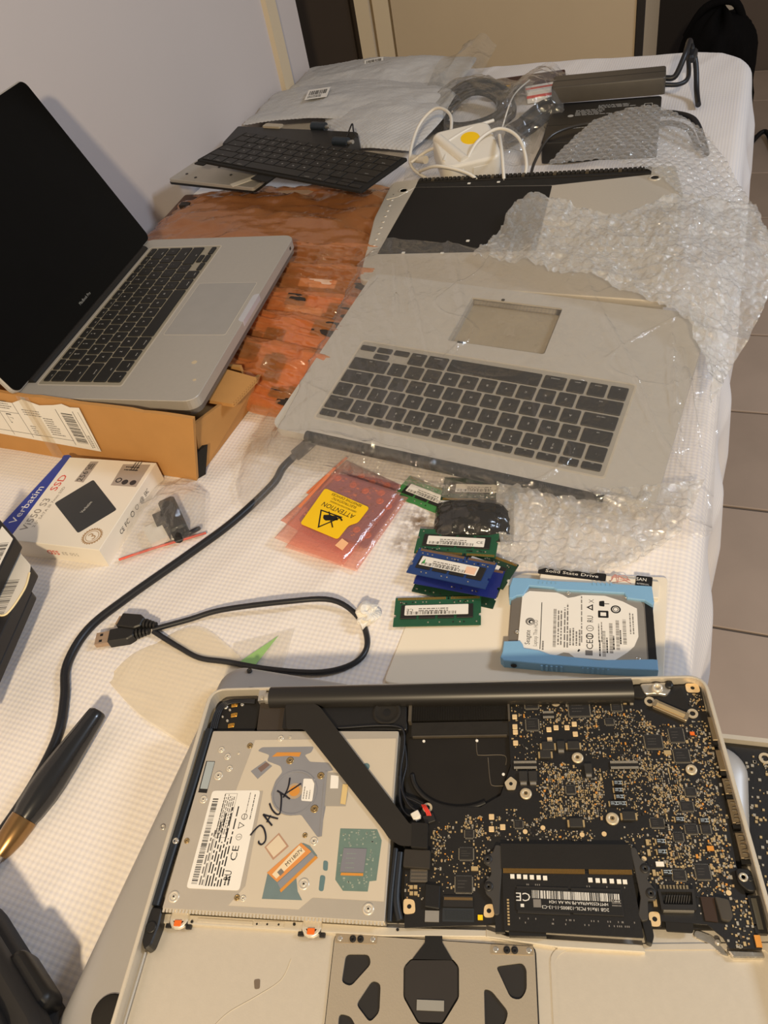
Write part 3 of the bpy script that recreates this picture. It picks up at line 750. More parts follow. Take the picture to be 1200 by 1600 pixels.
for a in ((218.4, -12.6, 8, 6.2), (218.0, -26.8, 7.4, 7.6), (247.4, -16.5, 12.5, 10.6), (270.2, -15.6, 6, 6), (237.5, -68.9, 5, 4.6), (206.6, -89.2, 4.6, 4), (264.7, -25.8, 5, 4), (288.4, -39.6, 9.6, 8.6), (302.2, -35.5, 8, 9), (302.8, -48.6, 8.4, 8), (303.6, -70.6, 5.6, 4.4), (300.0, -78.8, 6.6, 5.4), (282.6, -88.2, 7, 5), (292.4, -95.9, 4.8, 4.6), (299.9, -91.6, 6, 5), (307.6, -91.6, 4.6, 5), (301.4, -114.2, 7, 7.4), (289.1, -116.0, 6.4, 5.2), (178.5, -94.7, 4.6, 4.6), (175.4, -122.3, 9, 8.4), (176.8, -105.9, 7.6, 6.4)):
    chip(*a)
for (x, y, w, h, e) in ((226.5, -41.9, 7.4, 5.6, 'x'), (234.1, -41.6, 4.6, 5.6, 'y'), (241.6, -41.7, 7, 5.2, 'x'), (224.6, -47.2, 6.4, 5.2, 'x'), (210.7, -61.2, 5, 6.6, 'y'), (216.3, -61.2, 5, 6.6, 'y'), (248.7, -56.7, 4.4, 6.4, 'y'), (238.6, -88.7, 7.4, 5.2, 'x'), (267.8, -84.7, 7, 5, 'x')):
    keep.append((x - w / 2 - 1.3, x + w / 2 + 1.3, y - h / 2 - 1.5, y + h / 2 + 1.3))
    b = mb(); b.prism(rr(w, h, .6, 2, x, y), ZB, ZB + 2.2, 0, .25)
    if e == 'x':
        b.box(x - w / 2 - 1, x - w / 2, y - h * .36, y + h * .36, ZB, ZB + 1.1, 1); b.box(x + w / 2, x + w / 2 + 1, y - h * .36, y + h * .36, ZB, ZB + 1.1, 1)
    else:
        b.box(x - w * .36, x + w * .36, y - h / 2 - 1.3, y - h / 2, ZB, ZB + 1.3, 2)
    b.build('power_coil', [mat('coil_grey', (44, 42, 39), .55, 0, .4, .2, 200), M['pad'], M['steel']], pcb)
for (x, y) in ((207.4, -21.1), (207.3, -27.9), (207.4, -31.6), (207.2, -38.9), (227.9, -30.3), (232.3, -29.1), (238.9, -29.2), (243.5, -26.9), (243.5, -33.6), (227.9, -37.1), (197.6, -90.7), (191.4, -84.8), (191.2, -91.9)):
    keep.append((x - 2.2, x + 2.2, y - 2.4, y + 2.4)); b = mb(); b.prism(rr(3.0, 3.2, .25, 1, x, y), ZB, ZB + .5, 0, .1); b.build('square_pad', mat('pad_peach', (236, 206, 158), .4, .3, .5, .05, 60), pcb)
for (x, y) in ((210.1, -93.2), (220.1, -91.0), (241.3, -94.8), (253.3, -94.3), (272.6, -107.6), (312.1, -124.3)):
    keep.append((x - 1.8, x + 1.8, y - 1.8, y + 1.8)); b = mb(); b.cyl(x, y, ZB, ZB + .3, 1.35, 14); b.build('round_pad', mat('pad_peach', (236, 206, 158), .4), pcb)
for (x, y, r) in ((243.3, -49.2, 3.4), (211.7, -71.2, 3.4), (258.8, -85.9, 3.6), (306.5, -57.3, 3.2)):
    keep.append((x - 4.2, x + 4.2, y - 4.2, y + 4.2)); b = mb(); washer(b, x, y, ZB + .9, r); b.build('washer', [mat('washer_cream', (216, 200, 170), .4, .5), M['old_brass'] if 'old_brass' in M else MATS['old_brass'], M['black']], pcb)
for (x, y, r) in ((233.5, -11.4, 3.0), (290.5, -12.4, 3.2), (314.1, -21.3, 3.2), (154.0, -79.4, 2.9)):
    keep.append((x - 3.8, x + 3.8, y - 3.8, y + 3.8)); b = mb(); b.plate(circ(x, y, r, 20), [circ(x, y, r * .52, 20)], ZB, ZB + .5); b.build('mounting_ring', MATS['washer_cream'], pcb)
tabs = {'a': [(313.6, -.2), (321.4, -.8), (321.6, -7), (313.4, -6.6)], 'b': [(142.4, -130), (148.6, -130.6), (149.4, -137.4), (142.8, -138.2)], 'c': [(186.4, -132.4), (191.4, -131.8), (191.6, -138.6), (185.8, -138.8)], 'd': [(270.6, -134.2), (276.2, -134.2), (275.8, -141.2), (270.4, -141.2)]}
for q in tabs.values():
    cx, cy = sum(p[0] for p in q) / 4, sum(p[1] for p in q) / 4
    keep.append((cx - 4, cx + 4, cy - 4.4, cy + 4.4)); b = mb(); b.plate(rq(q, 2), [circ(cx, cy, 1.25, 14)], ZB, ZB + .35, 0); b.cyl(cx, cy, ZB - .5, ZB + .05, 1.2, 12, 1); b.build('mounting_tab', [mat('pad_peach', (236, 206, 158), .4), M['black']], pcb)
b = mb(); b.prism(rq([(199.5, -64.6), (203.4, -60.8), (207, -64), (205.6, -69), (201, -69)], 1), ZB + .4, ZB + 1.2, 0); b.cyl(203.3, -65.4, ZB + 1.2, ZB + 1.22, 1.1, 12, 1); b.build('fan_lug', [MATS['washer_cream'], M['black']], pcb)
for (x, y, w) in ((212.3, -53.6, 14), (269.5, -54.2, 16), (228.4, -20.5, 7.4)):
    keep.append((x - w / 2 - .8, x + w / 2 + .8, y - 2.6, y + 2.6)); b = mb()
    b.box(x - w / 2, x + w / 2, y - 2.1, y + 2.1, ZB, ZB + .9, 0)
    for k in range(int(w / .75)):
        q = x - w / 2 + .35 + k * .75
        b.box(q, q + .5, y + 1.0, y + 2.5, ZB + .9, ZB + 1.15, 1); b.box(q, q + .5, y - 2.5, y - 1.0, ZB + .9, ZB + 1.15, 1)
    b.build('strip_connector', [M['blackm'], M['tin']], pcb)
for (x, y) in ((264.4, -65.1), (264.2, -69.4), (264.4, -73.4), (260.8, -77.3), (265.0, -77.3), (294.8, -86.3), (307.5, -87.0), (282.7, -98.4), (282.4, -104.0), (283.4, -114.6)):
    keep.append((x - 3.4, x + 3, y - 2.6, y + 2.6)); b = mb(); b.box(x - 2.2, x + 2.2, y - 1.6, y + 1.6, ZB, ZB + 1.3, 0); b.lines(x - 1.8, y + .4, 2.0, 2, 1.0, ZB + 1.32, 0, 1, int(x + y), .45, .8); b.text('H', x + 1.3, y, ZB + 1.32, 2.2, rad(90), 1)
    b.box(x - 3.0, x - 2.3, y - 1.4, y + 1.4, ZB, ZB + .8, 2); b.box(x + 2.3, x + 2.8, y - 1.4, y + 1.4, ZB, ZB + .8, 2); b.build('printed_capacitor', [M['chip'], mat('pale_blue_print', (176, 192, 204), .6), M['pad']], pcb)
for (x, y, w, h, c) in ((311.3, -34.6, 2.6, 2, 'orange'), (295.2, -46.6, 4, 2.6, 'pad'), (307.7, -101.9, 3.4, 2.4, 'amber'), (280.3, -110.4, 4.2, 2.4, 'gloss_white'), (275.7, -98.9, 1.6, 3, 'pad'), (275.6, -104.4, 1.6, 3.2, 'pad'), (276.6, -114.9, 1.6, 3, 'pad'), (274.7, -130, 1.8, 3.4, 'pad'), (181.5, -113.9, 3.8, 2.2, 'pad'), (146.5, -124.2, 1.9, 1.9, 'pad'), (148.9, -124.1, 1.9, 1.9, 'pad'), (146.7, -127.4, 1.9, 1.9, 'pad'), (149.2, -127.4, 1.9, 1.9, 'pad'), (184.2, -138.9, 2.6, 2.4, 'yellow'), (275.5, -12, 2, 4, 'pad'), (279.5, -12.5, 2, 4, 'tin'), (270.3, -11, 3, 1.6, 'orange')):
    keep.append((x - w / 2 - .4, x + w / 2 + .4, y - h / 2 - .4, y + h / 2 + .4)); b = mb(); b.box(x - w / 2, x + w / 2, y - h / 2, y + h / 2, ZB, ZB + .9); b.build('capacitor', M[c], pcb)
# display socket, battery socket and other sockets
b = mb(301.6, -19.8, ZB, rad(-30)); b.prism(rr(21, 5.6, .8, 2), 0, 2.6, 0, .3); b.box(-9, 9, -1.6, .8, 2.6, 3.1, 1); b.box(-10.6, -8.6, -2.4, 2.4, 2.6, 3.3, 0); b.box(8.6, 10.6, -2.4, 2.4, 2.6, 3.3, 0)
b.build('display_socket', [mat('socket_metal', (186, 168, 138), .35, .8, .5, .12, 150), M['pad']], pcb); keep.append((289, 313, -28, -11))
b = mb(); b.prism(rq([(289, -9), (303, -8), (311, -3), (312, -15), (311, -24), (293, -13)], 1.5), ZB - .1, ZB + .15); b.build('black_pad', M['blackm'], pcb); keep.append((286, 313, -26, 0))
b = mb(); b.plate(rq([(276.6, -124), (294.8, -123.8), (294.2, -134), (277, -134)], .6), [rq([(278, -125.4), (293.4, -125.2), (292.8, -131.4), (278.4, -131.4)], .4)], ZB, ZB + 3.4, 0); b.box(277.5, 293.5, -133, -125, ZB, ZB + 1.0, 1)
for k in range(10): b.rbox(280.4 + k * 1.25, -128.6, .35, 4.2, ZB + 1.0, ZB + 2.2, rad(-18), 2)
b.box(278, 293, -134.4, -133.6, ZB, ZB + 2.6, 3); b.build('battery_socket', [M['chip'], M['black'], mat('pin_grey', (92, 88, 82), .4, .5), M['steel']], pcb); keep.append((275, 296, -143, -123.2))
for k in range(9):
    x = 278.8 + k * 1.66
    b = mb(); b.box(x - .5, x + .5, -122.9, -121.0, ZB, ZB + .5); b.build('solder_pad', M['pad'], pcb)
keep.append((277, 296, -123.2, -120.6))
b = mb(); b.prism(rq([(278.4, -134.6), (292.4, -134.4), (291.2, -143.4), (278.2, -143)], 1), -8, -6.2, 0); b.build('black_tape', M['blackm'], A)
b = mb(); b.prism([(297.6, -126.6), (304.2, -126.8), (303.8, -138.6), (297.8, -138)], ZB, ZB + .8); b.build('brown_flex', mat('brown_flex2', (54, 38, 26), .45, 0, .5, .1), pcb); keep.append((296.8, 305, -139.5, -126))
b = mb(); b.prism(rq([(304.4, -126.6), (311, -128), (311.4, -136), (309.4, -138.6), (305.4, -137.8)], 1.2), ZB, ZB + 2.4, 0, .4); b.build('rubber_pad', mat('rubber_grey', (66, 62, 57), .75, 0, .3, .15, 90), pcb); keep.append((303.6, 312.4, -139.6, -126))
b = mb(); b.prism(rq([(317.6, -112.6), (325.0, -113.2), (325.6, -124), (321.4, -124.4), (317.4, -120)], 2), ZB - 2, ZB + 3, 0, .5); b.lathe(320.4, -117.4, [(2.4, ZB + 3), (2.2, ZB + 3.6), (1.2, ZB + 3.5), (1, ZB + 3)], 14, 1); b.lathe(323.6, -118, [(1.6, ZB + 3), (1.4, ZB + 3.4), (.8, ZB + 3.2)], 12, 0); b.build('port_clamp', [M['black'], M['tin']], pcb); keep.append((316, 326, -126, -112))
b = mb(); b.box(320.6, 326.4, -143.4, -125.6, ZB - 3, ZB + .6, 0); b.box(322, 324.6, -141.6, -127, ZB + .6, ZB + 1.0, 1); b.build('card_slot', [M['black'], mat('slot_metal', (112, 108, 96), .35, .7)], pcb)
b = mb(); b.box(319.4, 322.2, -149.6, -144.2, ZB, ZB + .8); b.build('amber_part', M['amber'], pcb); keep.append((318, 323, -151, -143))
# ports along the right wall
for (y0, y1, s) in ((-24.2, -39.4, 'flat'), (-45.5, -58.2, 'flat'), (-62.8, -72, 'coil'), (-75, -88.4, 'coil'), (-93.6, -107.2, 'coil')):
    b = mb(); b.prism([(322.0, y0), (327.6, y0), (327.6, y1), (322.0, y1)], ZB - 3, ZB + 1.2, 0, .3)
    if s == 'coil':
        n = 2 if y0 - y1 > 10 else 1
        for k in range(n + 1): b.tube([(323.2, y0 - 2 - k * 4.5, ZB + 1.2), (325.8, y0 - 2.4 - k * 4.5, ZB + 1.5), (326, y0 - 4.4 - k * 4.5, ZB + 1.5), (323.6, y0 - 4.8 - k * 4.5, ZB + 1.2)], .45, 6, 1)
    else: b.box(325.4, 327.4, y1 + .6, y0 - .6, ZB + 1.2, ZB + 1.35, 1)
    b.build('port_shell', [mat('port_tan', (150, 134, 108), .4, .7, .5, .1, 80), mat('port_dark', (92, 84, 72), .45, .5)], pcb)
    b = mb(); b.box(321.8, 327.8, y1 - 2.6, y1 - .4, ZB - 3, ZB + .4); b.build('port_spacer', M['black'], pcb)
# sockets in the lower left of the board
b = mb(); b.box(145.6, 155.4, -121.4, -114.6, ZB, ZB + 1.0, 0)
for k in range(14):
    q = 146.4 + k * .62
    for y in (-115.4, -117.4, -119.4, -121.2): b.box(q, q + .36, y - .5, y + .5, ZB + 1.0, ZB + 1.2, 1)
b.build('board_socket', [mat('socket_grey', (72, 68, 62), .5), mat('pin_grey2', (128, 118, 104), .4, .4)], pcb); keep.append((143.5, 157.4, -122.4, -103))
b = mb(); b.prism(rq([(154.4, -122.6), (162.8, -123.4), (162.6, -135.6), (154.2, -134.6)], .8), ZB, ZB + 2.4, 0, .5); b.box(154.6, 162.2, -141.6, -136, ZB - 1.5, ZB + .6, 1); b.build('black_clip', [M['black'], M['steel']], pcb); keep.append((153.4, 163.6, -143, -122))
b = mb(); b.box(164.4, 180.4, -134.0, -128.4, ZB, ZB + 1.0, 0); b.box(164.0, 180.8, -141.2, -134.4, ZB - .6, ZB + .2, 2)
for k in range(22): b.box(165 + k * .7, 165.4 + k * .7, -130.6, -129.2, ZB + 1.0, ZB + 1.15, 1); b.box(165 + k * .7, 165.4 + k * .7, -140, -135.6, ZB + .2, ZB + .45, 2)
b.build('keyboard_socket', [M['chip'], mat('pin_amber', (150, 120, 76), .4, .4), mat('flex_slate', (42, 46, 50), .5)], pcb); keep.append((163, 182, -143, -127.6))
# loose plugs with red wires
b = mb(147.6, -84.8, ZB + 1, rad(30)); b.prism(rr(5, 4.4, .6, 2), 0, 2.4, 0, .4); b.box(-1.6, 1.8, -3, -1.8, .2, 1.8); b.build('white_plug', M['ivory'], A); keep.append((143, 152, -90, -80))
b = mb(155.4, -86.4, ZB, rad(20)); b.prism(rr(6.4, 5, .4, 2), 0, 2.0, 0, .3); b.build('wire_plug', M['chip'], A); keep.append((151, 160, -91, -82))
b = mb()
for k in range(3): b.tube([(151 + k * .9, -78.6, -3.6), (152.2 + k * 1, -81, -2.6), (153.8 + k, -83.4, -3), (154.4 + k, -85, -3.8)], .45, 6)
b.build('red_wires', M['red'], A)

# thousands of tiny solder points and resistors: the smaller ones are one piece
CL = []
R = random.Random(5)


def inside(P, x, y):
    c = False
    for i in range(len(P)):
        (x0, y0), (x1, y1) = P[i - 1], P[i]
        if (y0 > y) != (y1 > y) and x < (x1 - x0) * (y - y0) / (y1 - y0) + x0: c = not c
    return c


zones = [  # x0 x1 y0 y1 count smallest largest
    (205, 224, -58, -10, 190, .5, 1.1), (224, 262, -30, -9.6, 280, .5, 1.4), (246, 285, -62, -18, 760, .4, 1.2), (262, 300, -84, -50, 560, .5, 1.1),
    (218, 256, -88, -52, 640, .4, 1.5), (284, 321, -62, -26, 520, .5, 1.4), (282, 318, -112, -60, 640, .5, 1.5), (306, 322, -110, -36, 190, 1.0, 1.8), (280, 300, -122, -98, 230, .5, 1.3),
    (306, 321, -149.6, -110, 210, .8, 1.7), (296, 306, -139, -110, 90, .5, 1.0), (222, 248, -100, -92, 110, .5, 1.2), (190, 222, -98, -80, 170, .5, 1.4), (260, 282, -122, -88, 130, .6, 1.4),
    (157, 192, -126, -88, 230, .5, 1.3), (176, 186, -96, -84, 70, .6, 1.5), (158, 170, -110, -90, 60, .6, 1.2), (313, 322, -20, -7, 45, .6, 1.2), (142, 164, -130, -114, 40, .6, 1.1), (284, 292, -30, -22, 60, .4, 1.0)]
# blank patches between the busy ones
voids = [(222, 262, -103, -98), (248, 262, -100, -86), (160, 200, -84, -79), (200, 204, -70, -10), (244, 262, -56, -50), (165, 176, -104, -97), (258, 266, -34, -24), (286, 296, -66, -60), (206, 219, -85, -75), (219, 240, -91, -86)]
b = mb(); cell = {}
for (x0, x1, y0, y1, n, s0, s1) in zones:
    for _ in range(n):
        x, y = R.uniform(x0, x1), R.uniform(y0, y1)
        g = .62
        x, y = round(x / g) * g, round(y / g) * g
        if (x, y) in cell or not inside(BO, x, y): continue
        if any(a < x < c and d < y < e for a, c, d, e in keep + voids): continue
        cell[(x, y)] = 1
        w = R.uniform(s0, s1) * .8; h = w * R.choice((1, 1, .55, 1.7)); h = min(h, 1.9)
        k = R.choices((0, 1, 2, 3, 4), (40, 30, 14, 10, 3))[0]
        t = .35 if k < 2 else .6
        if R.random() < .22: b.cyl(x, y, ZB, ZB + .25, w * .5, 7, k, sm=False)
        else: b.box(x - w / 2, x + w / 2, y - h / 2, y + h / 2, ZB, ZB + t, k)
for (x0, x1, y0, y1) in ((225, 244, -84, -58), (241, 256, -84, -62), (286, 300, -76, -58)):   # fine dash arrays under the processors
    y = y0
    while y < y1:
        x = x0
        while x < x1:
            if R.random() < .5 and not any(a < x < c and d < y < e for a, c, d, e in keep):
                if R.random() < .5: b.box(x - .22, x + .22, y - .6, y + .6, ZB, ZB + .3, R.choice((0, 0, 1)))
                else: b.box(x - .3, x + .3, y - .3, y + .3, ZB, ZB + .3, R.choice((0, 1)))
            x += 1.15
        y += 1.35
tag(b.build('surface_parts', [M['pad'], M['tin'], mat('dark_part', (54, 50, 46), .5), mat('cap_tan', (176, 146, 104), .5, .1), M['amber']], pcb), kind='stuff')

# heat sink fins, fan well
b = mb()
for k in range(92):
    x = 142 + k * .67
    b.add([(x, -7.5, ZB - 2), (x + .25, -7.5, ZB - 2), (x + .25, -22.6, ZB - 2), (x, -22.6, ZB - 2), (x, -7.5, ZB + 2.2), (x + .25, -7.5, ZB + 2.2), (x + .25, -22.6, ZB + .6), (x, -22.6, ZB + .6)], [(4, 5, 6, 7)[::-1], (0, 3, 7, 4), (1, 5, 6, 2), (3, 2, 6, 7), (0, 4, 5, 1)], 0)
tag(b.build('heat_sink_fins', M['dusty'], A), kind='stuff')
b = mb(); b.box(140, 142, -24, -5, -9, -3.5, 0); b.box(203.4, 204.6, -24, -8, -9, -3.5, 0); b.box(142, 203.6, -33, -23.4, -9, -6.6, 1); b.box(143, 202, -33.6, -32.8, -9, -6.2, 0); b.build('heat_sink_frame', [mat('dusty_metal', (92, 84, 72), .6, .4, .5, .3, 90), M['dusty']], A)
FW = [(140.4, -33), (203.6, -33), (203.4, -54), (197, -71), (185, -78.6), (166, -78.8), (151, -72), (142, -58)]
b = mb(); b.prism(FW, -9.4, -8.3, 0); b.tube([(183, -34, -8.3), (183.4, -44, -8.3), (186, -45.4, -8.3), (200, -45.8, -8.3), (200.6, -52, -8.3)], .35, 5, 1); b.tube([(190, -47, -8.3), (191, -62, -8.3), (193, -65, -8.3), (200, -65.4, -8.3), (202, -70, -8.3)], .35, 5, 1)
for (x, y) in ((150, -35.6), (183.4, -35.8), (199, -58)): b.cyl(x, y, -8.3, -7.9, .9, 10, 2)
fw = b.build('fan_well', [mat('fan_well_black', (30, 27, 24), .8, 0, .25, .35, 30), MATS['dusty_metal'], M['white']], A)
b = mb(); P = [(146 + 28 * 0, -66)]
arc_ = [(143.6 + 29 * (1 - math.cos(a)), -56 - 23 * math.sin(a)) for a in np.linspace(.1, PI / 2 + .55, 14)]
b.tube([(x, y, -7.8) for x, y in arc_], 1.6, 8); b.build('fan_rim', M['black'], A)

# memory module in its slot, levers, shield
b = mb(); b.box(196.2, 266.2, -114.4, -101.2, ZB, ZB + 3.2); b.build('memory_shield', M['blackm'], A)
b = mb()
for k in range(100):
    x = 197.2 + k * .68
    if 240.4 < x < 242.6: continue
    b.box(x, x + .42, -116.8, -114.2, ZB + 2.2, ZB + 3.1 - 0.0)
b.box(196.6, 265.6, -117, -114.2, ZB + 1.0, ZB + 2.2, 1)
tag(b.build('memory_socket_pins', [mat('socket_pins', (160, 124, 66), .4, .6), M['black']], A), kind='stuff')
b = mb(); b.plate(rq([(196.6, -115.6), (265.0, -116.6), (266.2, -147.4), (196.7, -145.4)], .6), [], ZB + 1.6, ZB + 2.6); dimm = b.build('memory_module', M['pcb'], A)
zd = ZB + 2.6
for (x0, x1) in ((204, 231), (232.5, 258)):
    b = mb(); b.prism([(x0, -123.6 - (x0 - 204) * .016), (x1, -124 - (x0 - 204) * .016), (x1, -137.6), (x0, -137)], zd, zd + .7, 0, .1); b.build('chip', M['chip'], dimm)
for (x, y) in ((202.0, -118.6), (205.5, -118.6), (208.9, -118.8), (212.4, -118.9), (216.0, -119.0), (219.4, -119.2), (243.0, -119.9), (246.8, -120.1), (250.2, -120.2), (254.0, -120.3), (257.7, -120.5), (260.7, -120.6)):
    b = mb(); b.box(x - 1.1, x + 1.1, y - 1.1, y + 1.1, zd, zd + .6); b.build('capacitor', M['gloss_white'], dimm)
zl = zd + .72
b = mb(); b.prism(rq([(203.6, -124.9), (257.8, -126), (257.5, -137.2), (203.4, -135.6)], .6), zl, zl + .12, 0); lb = b.build('label', mat('label_black', (26, 25, 24), .45), dimm)
b = mb(); zt = zl + .14
b.bars(256.8, -126.9, 45, 4.0, zt, rad(180 - 1.6), 0, 62, 9, .5); b.text('HMT425S6AFR6A-PB NA AA 1424', 235.6, -131.8, zt, 1.5, rad(178.4), 0, 30); b.text('2GB 1Rx16 PC3L-12800S-11-13-C3', 233.8, -134.4, zt, 1.6, rad(178.4), 0, 34)
b.text('CE', 207.2, -129.2, zt, 4.2, rad(179), 0, 7.4); b.rbox(214.4, -132.2, 4.0, 4.0, zt - .02, zt, 0, 1); b.lines(257.2, -132.4, 5.4, 3, 1.3, zt, rad(178.4), 1, 4, .5, .8); b.rbox(206.6, -133.4, 1.8, 1.6, zt - .02, zt, 0, 0)
b.build('print', [mat('label_print_white', (214, 212, 206), .6), M['grey_ink']], lb)
b = mb(); R = random.Random(2)
for k in range(40):
    x = R.uniform(199, 263); y = R.choice((-122.4, -139.4, -141.4)) - (x - 199) * .016
    b.box(x - .25, x + .25, y - .4, y + .4, zd, zd + .2, 0)
for k in range(9): b.box(199 - .4, 199 + .7, -131 - k * 1.5, -130.2 - k * 1.5, zd, zd + .5, 1)
tag(b.build('small_parts', [M['grey_ink'], M['pad']], dimm), kind='stuff')
for sx, pts in ((-1, [(193.4, -101.5), (196.6, -102), (196.4, -116), (195, -128.7), (194.4, -137.8), (191.8, -138.2), (190.4, -130), (187.4, -127.4), (186.8, -122), (190.6, -117.6), (190.2, -113.6), (186.8, -111.6), (187.2, -107.6), (191.6, -106)]), (1, [(265.6, -102.4), (268.8, -102.6), (270.2, -108), (274.4, -112), (274.2, -116.4), (271.8, -118.4), (276, -125), (275, -129.4), (271, -129.4), (269.8, -138.8), (266.6, -139.6), (265.2, -136.6), (267.6, -128), (266.6, -114)])):
    b = mb(); b.prism(rq(pts, 1), ZB + .5, ZB + 2.8, 0, .3)
    for (x, y) in (((188.8, -109.6), (189, -124)) if sx < 0 else ((272, -113.6), (273, -126))): b.lathe(x, y, [(2.6, ZB + 2.8), (2.4, ZB + 3.3), (.8, ZB + 3.2), (.5, ZB + 2.8)], 14, 1)
    b.build('memory_lever', [mat('lever_grey', (62, 60, 58), .45, .1), M['chip']], A)
b = mb(); b.prism(rq([(266.4, -138), (271.4, -138), (271.6, -146), (270, -149.6), (267.4, -148.6)], 1), -10.6, -5.4, 0, .4); b.build('memory_catch', M['black'], A)
b = mb(); b.box(199, 218, -147.6, -145, -9, -4.4); b.build('memory_stop', M['black'], A)
b = mb(); b.box(192, 197, -146, -118, -9, -4.6); b.build('memory_rail', M['black'], A)

# battery bay: ledges, clips, dents
bm_ = M['alu_lit']
b = mb(); b.prism([(2.5, -139.4), (133, -143.6), (187, -143.8), (187, -147.2), (131, -148.2), (2.3, -144.4)], -11.4, -8.8, 0, .4); b.prism([(187, -143.4), (198, -146.6), (266, -149), (266.5, -152.6), (224, -151.4), (187, -147.4)], -11.4, -8.4, 0, .4)
b.build('bay_ledge', bm_, A)
b = mb(); b.prism([(25, -141.6), (58, -142.6), (58, -144.6), (25, -143.6)], -8.8, -8.2, 0, .2); b.box(58.4, 76, -145.2, -142.6, -8.8, -8.3, 0)
for x in (60.4, 66.4, 73): b.cyl(x, -144, -8.3, -8.25, .6, 8, 1)
for x in (22, 81.8, 139.6): b.cyl(x, -143.6 - (x > 100) * 1.4, -8.8, -8.2, .8, 8, 1)
b.build('ledge_rail', [M['alu_lit'], M['black']], A)
for x, y in ((14.3, -144.2), (92.1, -146.6)):
    b = mb(); b.lathe(x, y + 2.2, [(6, -8.8), (5.6, -7.4), (4.6, -7.2), (3.6, -7.6)], 14, 0); b.box(x - 5.4, x + 5.4, y - 1.6, y + .6, -10, -7.6, 1); b.box(x - 7.6, x - 4.6, y - 2.6, y - .6, -10.6, -8.8, 1); b.box(x + 4.6, x + 7.6, y - 3, y - .8, -10.6, -8.8, 1)
    cl_ = b.build('bay_clip', [M['alu_lit'], M['chip']], A)
    b = mb(); b.prism(rr(4.2, 3.2, .3, 1, x, y - .7), -8, -6.8, 0, .2); b.build('orange_pad', M['orange'], cl_)
b = mb(); b.plate(rq([(217.6, -235), (219.4, -154), (226, -149.6), (332, -146), (332, -235)], 4), [rq([(219.8, -233), (221.6, -156), (227, -152), (326, -149), (326, -233)], 4)], -11.4, -10.5, 0); b.build('bay_ridge', M['alu'], A)
b = mb(); b.prism(rq([(293, -140.5), (301, -143.5), (305.5, -150), (307, -153), (303, -152), (298, -147), (291, -144)], 2), -11.4, -10.4, 0, .4); b.prism(rq([(306, -150.6), (322.6, -150.8), (322.8, -153.8), (308, -154)], 1), -11.4, -7.6, 0, .6); b.lathe(302.6, -146.4, [(1.6, -10.4), (1.5, -9.4), (.8, -9.2)], 12, 1); b.build('foil_patch', [mat('crumpled_foil', (216, 210, 198), .22, .9, .5, .1, 300, .5, 300), M['steel']], A)
b = mb(); b.prism(rq([(63, -170.5), (66.4, -170), (67, -174.6), (64.2, -175)], 1), -11.3, -11.1); b.build('scuff_mark', mat('scuff', (112, 98, 84), .8), A)
b = mb(); b.tube([(82, -160, -11.35), (78, -170, -11.35), (66, -178, -11.35), (52, -186, -11.35), (44, -194, -11.35)], .5, 5, flat=.2); b.build('glue_trail', mat('glue', (196, 186, 166), .6), A)
# trackpad plate with its windows
tpo = rq([(105.2, -147.6), (211.6, -151.2), (210.6, -232), (104.6, -232)], 3)
H1 = [(112.1, -157.2), (124.6, -156.9), (126.4, -161.5), (116.4, -172.4), (111.2, -170.6)]
H2 = [(127.4, -168.9), (132.1, -170.4), (132.4, -183.4), (127.8, -188.0), (119.9, -180.2)]
H3 = [(191.4, -160.6), (205.0, -158.6), (207.0, -161.4), (206.6, -171.0), (203.4, -175.4), (198.4, -174.8)]
H4 = [(185.2, -170.8), (188.9, -171.6), (197.2, -180.6), (195.2, -186.4), (185.4, -190.6)]
H5 = [(111.4, -184.4), (117.6, -185.4), (124, -194), (112, -204)]
OC = [(147.2, -158.4), (169.2, -157.8), (172.6, -161.4), (172.7, -175.4), (164.6, -187.4), (152.4, -187.6), (144.2, -176.2), (143.6, -162.2)]
holes = [rq(h, 2.2) for h in (H1, H2, H3, H4, H5)] + [rq(OC, 1.6)]
b = mb(); b.plate(tpo, holes, -10.9, -9.6, 0, 1); tp = b.build('trackpad_plate', [mat('trackpad_steel', (196, 184, 164), .4, .6, .5, .04, 60, .1, 900), M['alu_lit']], A)
b = mb(); b.prism(inset(tpo, 2), -11.2, -10.8); b.build('trackpad_back', mat('trackpad_black', (40, 38, 37), .7, 0, .3, .1, 40), tp)
b = mb(); b.prism(inset(tpo, -.7), -11.35, -10.95); b.build('trackpad_gap', M['ink'], tp)
b = mb(); b.prism(rq(inset(OC, .8), 1.2), -10.8, -9.5); b.prism([(154.6, -145), (163.6, -144.8), (163.8, -150.6), (169.2, -158.6), (148.2, -158.8), (154.4, -151)], -9.6, -8.9); b.prism(inset(OC, .9), -9.5, -9.3, 1); b.build('trackpad_flex', [M['black'], mat('flex_plate', (44, 40, 37), .5)], tp)
b = mb(); b.box(151.4, 165.2, -181.8, -177.2, -9.3, -8.7); b.build('flex_connector', mat('frosted_tape', (142, 140, 134), .4), tp)
for (x0, x1, y, hx) in ((105.8, 128.6, -148.4, (115.4, 119.6)), (189.2, 211, -151.6, (197.4, 201.4))):
    b = mb(); b.prism(rq([(x0, y + 1), (x1, y + .4), (x1, y - 3.6), (x0, y - 3.4)], 1), -9.6, -9.1, 0)
    for x in hx: b.lathe(x, y - 1.6, [(1.8, -9.1), (1.7, -8.4), (.7, -8.3), (.5, -8.8)], 12, 1)
    for x in (x0 + 2.4, x1 - 2.4): b.lathe(x, y - 1.4, [(1.5, -9.1), (1.3, -8.8), (.7, -8.9)], 10, 2)
    b.build('trackpad_bracket', [mat('bracket_tan', (170, 154, 130), .45, .5), M['ink'], M['steel']], tp)
